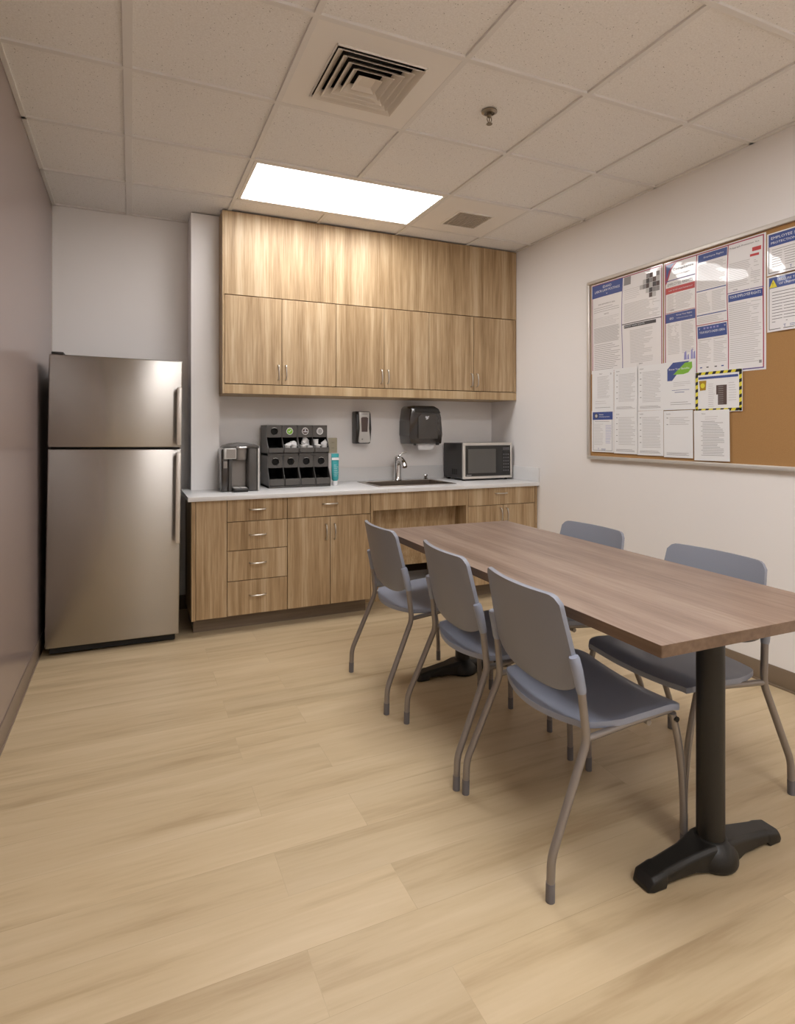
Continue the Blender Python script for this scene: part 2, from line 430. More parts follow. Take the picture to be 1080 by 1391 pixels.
for x in GX[1:-1]:
    for j in range(len(GY) - 1):
        if inlight(x, GY[j], GY[j + 1]): continue
        w = bw * (1.5 if abs(x + T) < .01 else 1)
        b.box(x - w, x + w, GY[j + 1], GY[j], ZC - .002, ZC + .01, .001, 1, m=1)
for y in GY[1:-1]:
    b.box(XL, XR, y - bw, y + bw, ZC - .003, ZC + .01, .001, 1, m=1)
for a in ((XL, XL + .02, YR, YB), (XR - .02, XR, YR, YB), (XL, XR, YB - .02, YB), (XL, XR, YR, YR + .02)):
    b.box(*a, ZC - .003, ZC + .01, .001, 1, m=1)
b.box(XL, XR, YR, YB, ZC + .16, ZC + .2, m=0)
struct('ceiling', b)

# ---- ceiling lights
def ceiling_light(x, y, label, lm='light'):
    r = thing('ceiling_light', (x + T, y - T / 2, ZC - .002), label, 'ceiling light', 'recessed ceiling lights')
    f = MB(M['plate'])
    x0, x1, y0, y1 = x + .013, x + 2 * T - .013, y - T + .013, y - .013
    w = .022
    for a in ((x0, x1, y0, y0 + w), (x0, x1, y1 - w, y1), (x0, x0 + w, y0 + w, y1 - w), (x1 - w, x1, y0 + w, y1 - w)):
        f.box(*a, ZC - .002, ZC + .06, .002, 1)
    f.box(x0, x1, y0, y1, ZC + .06, ZC + .075)
    f.build('frame', r)
    d = MB(M[lm]); d.box(x0 + w + .001, x1 - w - .001, y0 + w + .001, y1 - w - .001, ZC + .004, ZC + .010)
    d.build('diffuser', r)
ceiling_light(0, 0, 'lit white rectangular ceiling light panel in front of the upper cabinets')
ceiling_light(0, -4 * T, 'lit white rectangular ceiling light panel above the near end of the table', 'light2')
ceiling_light(0, -7 * T, 'lit white rectangular ceiling light panel nearest the rear wall', 'light2')

# ---- square supply diffuser
cx, cy = T / 2, -2.5 * T
r = thing('air_diffuser', (cx, cy, ZC - .012), 'large square white louvred air diffuser in flat ceiling panel', 'ceiling vent')
p = MB(M['plate']); h = .19; e = T / 2 - .012
for a in ((cx - e, cx + e, cy + h, cy + e), (cx - e, cx + e, cy - e, cy - h), (cx - e, cx - h, cy - h, cy + h), (cx + h, cx + e, cy - h, cy + h)):
    p.box(*a, ZC - .001, ZC + .003)
for s in (1,):
    for k in range(4):
        q = h
        xf = Matrix.Translation((cx, cy, 0)) @ Matrix.Rotation(k * PI / 2, 4, 'Z')
        p.box(-q - .004, q + .004, q - .004, q + .004, ZC - .006, ZC + .003, .002, 1, rot=xf)
p.build('panel', r)
def ring(mb, r0, z0, r1, z1, th=.003):
    # sloping square ring, outer half-size r0 at z0 to inner r1 at z1
    for k in range(4):
        xf = Matrix.Translation((cx, cy, 0)) @ Matrix.Rotation(k * PI / 2, 4, 'Z')
        bb = bmesh.new()
        pts = [(-r0, r0, z0), (r0, r0, z0), (r1, r1, z1), (-r1, r1, z1)]
        A = [bb.verts.new(q) for q in pts]; B = [bb.verts.new((q[0], q[1], q[2] + th)) for q in pts]
        bb.faces.new(A); bb.faces.new(B[::-1])
        for i in range(4): bb.faces.new([A[i], A[(i + 1) % 4], B[(i + 1) % 4], B[i]])
        mb._merge(bb, None, xf)
for r0, r1 in ((.182, .151), (.150, .120), (.118, .088), (.086, .056)):
    q = MB(M['louver']); ring(q, r0, ZC - .014, r1, ZC + .012)
    ring(q, r0 + .003, ZC - .016, r0 - .002, ZC - .013)
    q.build('louver', r)
q = MB(M['louver'])
q.prism([(-.030, -.030), (.030, -.030), (.030, .030), (-.030, .030)], 'z', ZC - .002, ZC + .001, xf=Matrix.Translation((cx, cy, 0)))
ring(q, .052, ZC - .014, .030, ZC - .002)
q.build('louver', r)
q = MB(M['duct'])
for k in range(4):
    xf = Matrix.Translation((cx, cy, 0)) @ Matrix.Rotation(k * PI / 2, 4, 'Z')
    q.box(-.19, .19, .186, .19, ZC + .003, ZC + .12, rot=xf)
q.box(cx - .19, cx + .19, cy - .19, cy + .19, ZC + .12, ZC + .125)
q.build('duct_box', r)

# ---- exhaust grille
cx2, cy2 = 1.535, -.275
r = thing('exhaust_grille', (cx2, cy2, ZC - .008), 'small square grey exhaust grille in ceiling near the right wall', 'ceiling vent')
p = MB(M['plate']); x0, x1, y0, y1 = 2 * T + .013, 3 * T - .013, -T + .013, -.013
hx, hy = .125, .125
for a in ((x0, x1, cy2 + hy, y1), (x0, x1, y0, cy2 - hy), (x0, cx2 - hx, cy2 - hy, cy2 + hy), (cx2 + hx, x1, cy2 - hy, cy2 + hy)):
    p.box(*a, ZC - .001, ZC + .003)
w = .016
for a in ((cx2 - hx - w, cx2 + hx + w, cy2 + hy, cy2 + hy + w), (cx2 - hx - w, cx2 + hx + w, cy2 - hy - w, cy2 - hy), (cx2 - hx - w, cx2 - hx, cy2 - hy, cy2 + hy), (cx2 + hx, cx2 + hx + w, cy2 - hy, cy2 + hy)):
    p.box(*a, ZC - .006, ZC + .001, .002, 1)
p.build('frame', r)
q = MB(M['grille'])
for k in range(12):
    y = cy2 - hy + .006 + k * .0212
    q.box(cx2 - hx, cx2 + hx, y, y + .0015, ZC - .004, ZC + .012)
    x = cx2 - hx + .006 + k * .0212
    q.box(x, x + .0015, cy2 - hy, cy2 + hy, ZC - .004, ZC + .012)
q.box(cx2 - hx, cx2 + hx, cy2 - hy, cy2 + hy, ZC + .004, ZC + .006)
q.build('grid', r)

# ---- sprinkler
sx, sy = .905, -1.535
r = thing('fire_sprinkler', (sx, sy, ZC - .05), 'small metal fire sprinkler head hanging from ceiling tile', 'sprinkler')
q = MB(M['brass']); q.lathe([(0, .055), (.036, .055), (.036, .051), (.024, .044), (.022, .049), (0, .05)], (sx, sy, ZC - .052), 24)
q.build('escutcheon', r)
q = MB(M['brass'])
q.lathe([(0, .05), (.011, .05), (.011, .035), (.007, .033), (.007, .03), (0, .03)], (sx, sy, ZC - .055), 16)
for s in (-1, 1):
    q.tube([(sx + s * .009, sy, ZC - .02), (sx + s * .012, sy, ZC - .035), (sx + s * .004, sy, ZC - .052)], .0022, 8)
q.tube([(sx, sy, ZC - .025), (sx, sy, ZC - .05)], .0025, 8)
q.build('head', r)
q = MB(M['brass']); q.lathe([(0, 0), (.014, 0), (.014, .002), (0, .002)], (sx, sy, ZC - .056), 16)
q.build('deflector', r)

# ================================================================== CABINETS
YU = .205      # front of upper doors
YF = -.07      # front of base doors
def pull(mb, x, z, y, vertical=True, L=.1):
    h = L / 2
    if vertical: P = [(x, y, z - h), (x, y - .02, z - h + .004), (x, y - .028, z - h * .5), (x, y - .030, z), (x, y - .028, z + h * .5), (x, y - .02, z + h - .004), (x, y, z + h)]
    else: P = [(x - h, y, z), (x - h + .004, y - .02, z), (x - h * .5, y - .028, z), (x, y - .030, z), (x + h * .5, y - .028, z), (x + h - .004, y - .02, z), (x + h, y, z)]
    mb.tube(smooth_path(P, 3), .0048, 10, m=M['nickel'])

def door(parent, x0, x1, z0, z1, y, hx=None, hz=None, name='door'):
    d = MB(M['wood']); d.box(x0 + .0018, x1 - .0018, y, y + .019, z0 + .0018, z1 - .0018, .0012, 1)
    o = d.build(name, parent)
    if hx is not None:
        k = MB(M['nickel']); pull(k, hx, hz, y, name == 'door'); k.build('handle', o)
    return o

UP = [(-.033, .350, .740, 'first double-door wall cabinet from the left, next to the white wall pier'),
      (.740, 1.114, 1.488, 'middle double-door wall cabinet above the soap dispenser and faucet'),
      (1.488, 1.885, 2.262, 'double-door wall cabinet at the right wall above the microwave')]
for x0, xm, x1, lb in UP:
    r = thing('wall_cabinet', ((x0 + x1) / 2, YU + .19, 1.567), 'pale oak ' + lb, 'cabinet', 'upper wall cabinets')
    c = MB(M['inner'])
    c.box(x0 + .002, x1 - .002, YU + .022, YB - .002, 1.568, 2.158)
    c.build('body', r)
    door(r, x0, xm, 1.568, 2.160, YU, xm - .026, 1.655)
    door(r, xm, x1, 1.568, 2.160, YU, xm + .026, 1.655)
f = MB(M['wood']); f.box(-.033, 2.292, YU, YU + .019, 2.163, ZC - .004, .001, 1)
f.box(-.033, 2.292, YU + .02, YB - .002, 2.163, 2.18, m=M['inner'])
tag(f.build('fascia_panel', origin=(1.12, YU + .01, 2.163)), 'long pale oak panel between upper cabinet doors and ceiling', 'panel')
f = MB(M['wood']); f.box(-.047, -.034, YU - .002, YB - .002, 1.502, ZC - .004, .001, 1)
tag(f.build('end_panel', origin=(-.04, .4, 1.502)), 'tall narrow oak end panel on left side of the upper cabinets', 'panel')
f = MB(M['wood_edge']); f.box(-.033, 2.292, YU + .001, YB - .002, 1.503, 1.565, .001, 1)
tag(f.build('light_rail', origin=(1.12, .4, 1.503)), 'pale oak rail running along the underside of the upper cabinets', 'rail')
f = MB(M['wood']); f.box(2.263, 2.292, YU + .001, YU + .02, 1.568, 2.160, .001, 1)
tag(f.build('filler_strip', origin=(2.277, YU, 1.568)), 'narrow oak filler strip between upper cabinet door and right wall', 'filler strip')

ZD = .826     # top of base fronts
def carcass(mb, x0, x1, top=.824):
    mb.box(x0, x1, YF + .022, YB - .002, .10, top)
# drawer bank with blind panel
r = thing('drawer_cabinet', (.03, .25, .0), 'oak base cabinet with a stack of four drawers at left end of counter', 'cabinet')
c = MB(M['inner']); c.box(-.240, .319, YF + .022, .350, .10, .824); c.box(-.044, .319, .350, YB - .002, .10, .824); c.build('body', r)
c = MB(M['wood']); c.box(-.265, -.2415, YF - .001, YB - .226, .10, ZD, .001, 1); c.build('end_panel', r)
c = MB(M['wood']); c.box(-.239, -.0575, YF, YF + .019, .104, ZD, .001, 1); c.build('filler_panel', r)
zz = [.104, .319, .508, .688, ZD]
for a, bz in zip(zz, zz[1:]):
    door(r, -.056, .321, a, bz, YF, .1325, (a + bz) / 2 + (.004 if bz > .6 else .012), 'drawer')
# double door with wide drawer
r = thing('double_door_cabinet', (.608, .25, .0), 'oak base cabinet with two doors under one wide drawer, left of sink', 'cabinet')
c = MB(M['inner']); carcass(c, .323, .893); c.build('body', r)
door(r, .321, .896, .688, ZD, YF, .608, .772, 'drawer')
door(r, .321, .609, .104, .688, YF, .578, .585); door(r, .609, .896, .104, .688, YF, .638, .585)
# sink cabinet, open knee space
r = thing('sink_cabinet', (1.28, .25, .0), 'open oak sink cabinet with knee space and plain apron front', 'cabinet')
c = MB(M['wood']); c.box(.898, .914, YF, YB - .002, .10, ZD, .001, 1); c.build('side_panel', r)
c = MB(M['wood']); c.box(1.652, 1.668, YF, YB - .002, .10, ZD, .001, 1); c.build('side_panel', r)
c = MB(M['wood']); c.box(.915, 1.651, YF, YF + .019, .706, ZD, .001, 1); c.build('apron', r)
c = MB(M['wood']); c.prism([(.10, .50), (.115, .50), (.185, .255), (.17, .255)], 'x', .916, 1.650)
c.prism([(.08, .70), (.095, .70), (.115, .50), (.10, .50)], 'x', .916, 1.650)
c.build('knee_panel', r)
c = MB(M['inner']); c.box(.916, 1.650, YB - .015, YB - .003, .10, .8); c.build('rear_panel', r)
c = MB(M['wood_edge']); c.box(.916, 1.650, .2, .215, .0, .1); c.build('toe_board', r)
# right double door
r = thing('double_door_cabinet', (1.98, .25, .0), 'oak base cabinet with drawer over two doors beside right wall below microwave', 'cabinet')
c = MB(M['inner']); carcass(c, 1.671, 2.290); c.build('body', r)
door(r, 1.669, 2.268, .695, ZD, YF, 1.955, .783, 'drawer')
door(r, 1.669, 1.977, .104, .695, YF, 1.950, .62); door(r, 1.977, 2.268, .104, .695, YF, 2.004, .62)
c = MB(M['wood']); c.box(2.2695, 2.292, YF + .001, YF + .02, .104, ZD, .001, 1); c.build('filler_strip', r)
# toe kicks
b = MB(M['toe']); b.box(-.245, .897, .03, .045, 0, .0995); b.box(-.245, -.232, .045, .345, 0, .0995); struct('trim_1', b)
b = MB(M['toe']); b.box(1.671, 2.293, .03, .045, 0, .0995); struct('trim_2', b)

# ---- worktop with sink cut-out
SX0, SX1, SY0, SY1 = 1.015, 1.625, .06, .47
KL, KR, KF = -.287, 2.293, -.10
r = thing('countertop', (1.0, .24, .827), 'long white countertop with low upstand along the back wall', 'countertop')
c = MB(M['counter'])
zt, zb_ = ZK, .8275
c.box(KL, SX0, KF, .352, zb_, zt, .002, 2); c.box(-.046, SX0, .3515, YB - .002, zb_, zt)
c.box(KL, -.231, .3515, .47, zb_, zt, .001, 1)
c.box(SX0 - .001, SX1 + .001, KF, SY0, zb_, zt, .002, 1); c.box(SX0 - .001, SX1 + .001, SY1, YB - .002, zb_, zt, .0005, 1)
c.box(SX1, KR, KF, YB - .002, zb_, zt, .002, 2)
c.build('slab', r)
c = MB(M['counter']); c.box(-.046, KR, YB - .014, YB - .002, ZK, .965, .002, 2); c.build('backsplash', r)
c = MB(M['counter']); c.box(KR - .012, KR, KF, YB - .015, ZK, .965, .002, 2); c.build('side_splash', r)

# ---- sink
r = thing('kitchen_sink', (1.32, .265, .70), 'stainless steel drop-in sink set in the white countertop', 'sink')
c = MB(M['steel_s'])
a, w = .022, .03
X0, X1, Y0, Y1 = SX0 - .012, SX1 + .012, SY0 - .012, SY1 + .012
ix0, ix1, iy0, iy1 = SX0 + .018, SX1 - .018, SY0 + .018, SY1 - .05
for q in ((X0, X1, Y0, iy0), (X0, X1, iy1, Y1), (X0, ix0, iy0, iy1), (ix1, X1, iy0, iy1)):
    c.box(*q, ZK + .0005, ZK + .004, .001, 1)
c.build('rim', r)
c = MB(M['steel_s'])
for q in ((ix0 - .002, ix0, iy0, iy1), (ix1, ix1 + .002, iy0, iy1), (ix0 - .002, ix1 + .002, iy0 - .002, iy0), (ix0 - .002, ix1 + .002, iy1, iy1 + .002)):
    c.box(*q, .715, ZK + .002)
c.box(ix0, ix1, iy0, iy1, .713, .716)
c.build('basin', r)
c = MB(M['chrome']); c.lathe([(0, .001), (.03, .001), (.04, .004), (.043, .001), (.043, 0)], (1.32, .24, .7162), 24); c.build('drain', r)

# ---- faucet
fx, fy = 1.335, .455
r = thing('faucet', (fx, fy, ZK + .004), 'chrome single-lever faucet standing behind the sink', 'faucet')
c = MB(M['chrome'])
c.lathe([(0, 0), (.034, 0), (.034, .006), (.029, .012), (.027, .04), (.027, .12), (.030, .15), (.031, .17), (.027, .188), (.014, .198), (0, .20)], (fx, fy, ZK + .004), 28)
c.build('body', r)
c = MB(M['chrome'])
c.tube(smooth_path([(fx, fy, .985), (fx, fy - .04, 1.02), (fx - .006, fy - .09, 1.025), (fx - .010, fy - .14, 1.005), (fx - .012, fy - .165, .975)], 4), [.022] * 9 + [.019] * 8, 14)
c.build('spout', r)
c = MB(M['chrome'])
c.tube(smooth_path([(fx, fy, 1.02), (fx + .01, fy - .005, 1.05), (fx + .035, fy - .01, 1.075), (fx + .075, fy - .015, 1.088)], 4), [.015, .014, .013, .012, .010, .009, .008, .007, .006, .006, .006, .005, .005], 12)
c.build('lever', r)
c = MB(M['chrome']); c.lathe([(0, 0), (.021, 0), (.021, .006), (.017, .01), (.017, .030), (.019, .034), (.016, .040), (0, .041)], (1.585, .455, ZK + .004), 20)
tag(c.build('soap_pump', origin=(1.585, .455, ZK + .004)), 'short round metal cap fitting on the right rear sink deck', 'sink fitting')

# ================================================================== FRIDGE
r = thing('refrigerator', (-.69, .2, 0), 'tall stainless steel top-freezer refrigerator standing in left corner', 'refrigerator')
FX0, FX1, FY = -1.032, -.338, -.09
c = MB(M['fr_side']); c.box(FX0 + .004, FX1 - .004, FY + .075, .52, .03, 1.665, .006, 2); c.build('body', r)
def fr_door(z0, z1, h0, h1):
    d = MB(M['steel']); d.box(FX0, FX1, FY, FY + .062, z0, z1, .007, 3); o = d.build('door', r)
    g = MB(M['rubber']); g.box(FX0 + .012, FX1 - .012, FY + .062, FY + .075, z0 + .01, z1 - .01); g.build('gasket', o)
    hb = MB(M['mwframe'])
    hx = FX1 - .022
    hb.box(hx - .010, hx + .016, FY - .060, FY - .034, h0, h1, .005, 2)
    hb.box(hx - .009, hx + .009, FY - .038, FY + .001, h0 + .004, h0 + .03, .003, 1)
    hb.box(hx - .009, hx + .009, FY - .038, FY + .001, h1 - .03, h1 - .004, .003, 1)
    hb.build('handle', o)
    return o
tag(fr_door(1.160, 1.675, 1.175, 1.515), 'upper freezer door')
tag(fr_door(.05, 1.150, .60, 1.135), 'lower refrigerator door')
c = MB(M['fr_side']); c.box(FX0 + .01, FX0 + .07, FY + .01, FY + .11, 1.676, 1.69, .004, 2); c.build('hinge_cover', r)
c = MB(M['rubber']); c.box(FX0 + .02, FX1 - .02, FY + .03, FY + .08, .012, .048, .002, 1); c.build('kick_grille', r)
for fx_, fy_ in ((FX0 + .06, FY + .09), (FX1 - .06, FY + .09), (FX0 + .06, .47), (FX1 - .06, .47)):
    c = MB(M['rubber']); c.lathe([(0, 0), (.02, 0), (.02, .006), (.008, .01), (.008, .032), (0, .032)], (fx_, fy_, 0), 14); c.build('foot', r)
r.rotation_euler = (0, math.radians(.75), 0)
r.location.z = .0

# ================================================================== TABLE
def make_table():
    r = thing('dining_table', (0, 0, 0), 'long rectangular walnut laminate table with two black pedestal legs', 'table')
    hw, hl = .383, .914
    def rr(hx, hy, rad, n=5):
        out = []
        for cx_, cy_, a0 in ((hx - rad, hy - rad, 0), (-hx + rad, hy - rad, PI / 2), (-hx + rad, -hy + rad, PI), (hx - rad, -hy + rad, 1.5 * PI)):
            for k in range(n + 1):
                a = a0 + k / n * PI / 2; out.append((cx_ + rad * math.cos(a), cy_ + rad * math.sin(a)))
        return out
    c = MB(M['table']); c.prism(rr(hw, hl, .004), 'z', .7385, .74)
    c.prism(rr(hw - .0005, hl - .0005, .004), 'z', .709, .7384, m=M['tedge'])
    c.build('tabletop', r)
    for s in (-1, 1):
        yb = s * .737
        c = MB(M['iron']); c.lathe([(0, .058), (.0385, .058), (.0385, .700), (0, .700)], (0, yb, 0), 36)
        c.build('column', r)
        c = MB(M['iron'])
        # flat arms with sloping tops
        for d in (-1, 1):
            secs = [(.0, .050, .003, .072), (.05, .046, .004, .070), (.10, .037, .012, .060), (.205, .033, .012, .046), (.212, .036, .001, .045), (.255, .035, .001, .037), (.272, .027, .001, .016)]
            bb = bmesh.new(); rings = []
            for x, w_, z0, z1 in secs:
                ch = .010
                rings.append([bb.verts.new((d * x, yb + y_, z_)) for y_, z_ in ((-w_, z0), (w_, z0), (w_, z1 - ch), (w_ - ch, z1), (-w_ + ch, z1), (-w_, z1 - ch))])
            for A, B in zip(rings, rings[1:]):
                for k in range(6): bb.faces.new([A[k], A[(k + 1) % 6], B[(k + 1) % 6], B[k]])
            bb.faces.new(rings[0]); bb.faces.new(rings[-1])
            c._merge(bb, None)
        c.lathe([(0, .002), (.069, .002), (.074, .012), (.072, .034), (.060, .056), (.047, .069), (.0395, .074), (0, .074)], (0, yb, 0), 36)
        o = c.build('base', r); bv = o.modifiers.new('bevel', 'BEVEL'); bv.width = .005; bv.segments = 3; bv.limit_method = 'ANGLE'; bv.angle_limit = math.radians(25)
        c = MB(M['iron']); c.box(-.19, .19, yb - .03, yb + .03, .700, .7085, .002, 1); c.build('mounting_plate', r)
    return r
tb = make_table(); tb.location = (.968, -1.902, 0); tb.rotation_euler = (0, 0, math.radians(-1.0))

# ================================================================== CHAIRS
def make_chair():
    r = thing('stacking_chair', (0, 0, 0), 'x', 'chair', 'grey plastic stacking chairs around the table')
    for s in (-1, 1):
        c = MB(M['tube'])
        P = fillet_path([(0, s * .25, 0.012), (.004, s * .25, .115), (.128, s * .237, .400), (.114, s * .232, .54), (.094, s * .228, .628)], .026, 6)
        c.tube(P, .0118, 14); o = c.build('leg', r); tag(o, 'bent rear leg running up to the backrest')
        k = MB(M['glide']); k.tube([(0, s * .25, 0), (.001, s * .25, .050)], .0126, 14); k.build('foot_glide', o)
    for s in (-1, 1):
        c = MB(M['tube'])
        P = smooth_path([(.492, s * .222, .012), (.490, s * .222, .12), (.480, s * .225, .24), (.462, s * .228, .34), (.440, s * .229, .422)], 4)
        c.tube(P, .0108, 14); o = c.build('leg', r); tag(o, 'curved front leg')
        k = MB(M['glide']); k.tube([(.492, s * .222, 0), (.492, s * .222, .050)], .0116, 14); k.build('foot_glide', o)
        k = MB(M['cap']); k.tube([(.4445, s * .236, .408), (.4445, s * .2435, .408)], .008, 12); k.build('plug', o)
    for s in (-1, 1):
        c = MB(M['tube']); c.tube([(.440, s * .222, .430), (.30, s * .224, .418), (.128, s * .236, .404)], .010, 10); c.build('side_rail', r)
    c = MB(M['tube']); c.tube([(.36, -.222, .404), (.36, .222, .404)], .009, 10); c.build('cross_rail', r)
    # seat
    def seat(u, v):
        w = 2 * v - 1
        xr = .082 + .052 * w * w; xf = .478
        x = xr + (xf - xr) * u
        hw = .205 + .034 * min(1, u / .35) ** .7
        # rounded front corners
        if u > .9: hw -= .02 * ((u - .9) / .1) ** 2
        y = w * hw
        z = .422 + .034 * u + .010 * w * w * (1 - .5 * u) - .010 * math.sin(PI * u) * (1 - w * w)
        if u > .8: z -= .030 * ((u - .8) / .2) ** 2 * (1 - .35 * w * w)
        if u < .2: z += .006 * ((.2 - u) / .2)
        if abs(w) > .94: z -= .003 * ((abs(w) - .94) / .06) ** 2
        return (x, y, z)
    c = MB(M['shell']); c.surf(seat, 30, 30, .018, (0, 0, -1)); c.build('seat', r)
    # backrest
    def back(u, v):
        w = 2 * v - 1; aw = abs(w)
        zt = .797
        if aw > .82: zt -= .034 * (1 - math.sqrt(max(0, 1 - ((aw - .82) / .18) ** 2)))
        zb0 = .492 + .075 * (1 - math.sqrt(max(0, 1 - aw ** 2.6)))
        z = zb0 + (zt - zb0) * u
        hw = .2225 - .018 * max(0, (z - .6) / .2)
        y = w * hw
        x = .096 - (z - .5) * .225 + .032 * w * w
        if z < .53: x += .012 * ((.53 - z) / .04) ** 2 * .5
        return (x - .006, y, z)
    c = MB(M['back']); c.surf(back, 28, 30, .014, (1, 0, .2)); o = c.build('backrest', r)
    for s in (-1, 1):
        k = MB(M['shell'])
        k.tube([(.1150, s * .2325, .532), (.1130, s * .232, .542), (.104, s * .2290, .59), (.095, s * .2260, .626), (.093, s * .2255, .633)], [.0125, .0145, .0155, .0160, .0135], 16, flat=1.0)
        k.build('bracket', r)
    return r
ch = make_chair()
SPOTS = [
    ((.443, -2.323), -4.0, 'nearest grey plastic chair on the left side of table, seat fully visible'),
    ((.463, -1.790), -4.6, 'middle grey plastic chair of the three along left side of table'),
    ((.443, -1.180), -1.5, 'farthest grey plastic chair on the left side, closest to base cabinets'),
    ((1.487, -2.285), 180.5, 'grey plastic chair right of table nearest the camera, below bare cork'),
    ((1.492, -1.625), 180.0, 'farther grey plastic chair on right side of table by the wall'),
]
for i, ((x, y), a, lb) in enumerate(SPOTS):
    o = ch if i == 0 else copy_tree(ch)
    o.location = (x, y, 0); o.rotation_euler = (0, 0, math.radians(a)); o['label'] = lb

# ================================================================== COUNTER THINGS
# ---- coffee maker
def coffee_maker():
    X0, X1, Y0, Y1, Z = -.062, .182, .115, .345, ZK
    r = thing('coffee_maker', ((X0 + X1) / 2, .23, Z), 'black and silver single-cup coffee maker at left end of counter', 'coffee maker')
    c = MB(M['dark'])
    c.box(X0 + .045, X1 - .004, Y0 + .10, Y1, Z, Z + .30, .012, 3)                # rear body
    c.box(X0 + .045, X1 - .06, Y0 + .03, Y0 + .11, Z, Z + .022, .004, 2)
    c.box(X1 - .075, X1 - .012, Y0 + .012, Y0 + .12, Z, Z + .295, .012, 3)       # right front tower
    c.box(X0 + .045, X0 + .068, Y0 + .02, Y0 + .12, Z, Z + .23, .006, 2)
    c.build('body', r)
    c = MB(M['dark'])
    c.prism([(X0 + .012, Z + .285), (X0 + .03, Z + .302), (X0 + .08, Z + .316), (X1 - .10, Z + .320), (X1 - .04, Z + .314), (X1 - .004, Z + .300), (X1 - .001, Z + .285)], 'y', Y0 + .005, Y1 - .01, bev=.004)
    c.build('lid', r)
    c = MB(M['greyp']); c.box(X0 + .07, X1 - .075, Y0 + .095, Y0 + .104, Z + .025, Z + .205, .003, 1); c.build('splash_panel', r)
    c = MB(M['silver']); c.box(X0 + .012, X0 + .092, Y0 - .006, Y0 + .07, Z + .215, Z + .286, .006, 2)
    c.build('control_housing', r)
    c = MB(M['greyp']); c.box(X0 + .028, X0 + .086, Y0 - .008, Y0 - .005, Z + .222, Z + .280, .001, 1); c.build('display', r)
    c = MB(M['greyp']); c.lathe([(0, .0), (.030, .0), (.034, .006), (.036, .04), (.038, .043), (.038, .078), (0, .078)], (X0 + .128, Y0 + .045, Z + .208), 28)
    c.build('brew_head', r)
    c = MB(M['chrome'])
    c.tube(fillet_path([(X0 + .075, Y0 + .06, Z + .312), (X0 + .098, Y0 - .012, Z + .290), (X0 + .158, Y0 - .012, Z + .290), (X0 + .165, Y0 + .06, Z + .312)], .015), .006, 12)
    c.build('handle', r)
    c = MB(M['silver']); c.box(X1 - .012, X1, Y0 + .008, Y1 - .02, Z + .001, Z + .30, .004, 2); c.build('side_strip', r)
    c = MB(M['darker']); c.box(X0 + .068, X0 + .165, Y0 - .035, Y0 + .09, Z, Z + .026, .008, 3); o = c.build('drip_tray', r)
    c = MB(M['silver'])
    for k in range(2): c.box(X0 + .076 + k * .043, X0 + .114 + k * .043, Y0 - .024, Y0 + .08, Z + .026, Z + .028, .001, 1)
    c.build('grate', o)
    c = MB(M['smoke']); c.box(X0, X0 + .044, Y0 + .02, Y1 - .02, Z, Z + .28, .01, 3); o = c.build('water_reservoir', r)
    c = MB(M['greyp']); c.box(X0 + .010, X0 + .036, Y0 + .010, Y0 + .022, Z + .155, Z + .20, .004, 2); c.build('latch', o)
coffee_maker()

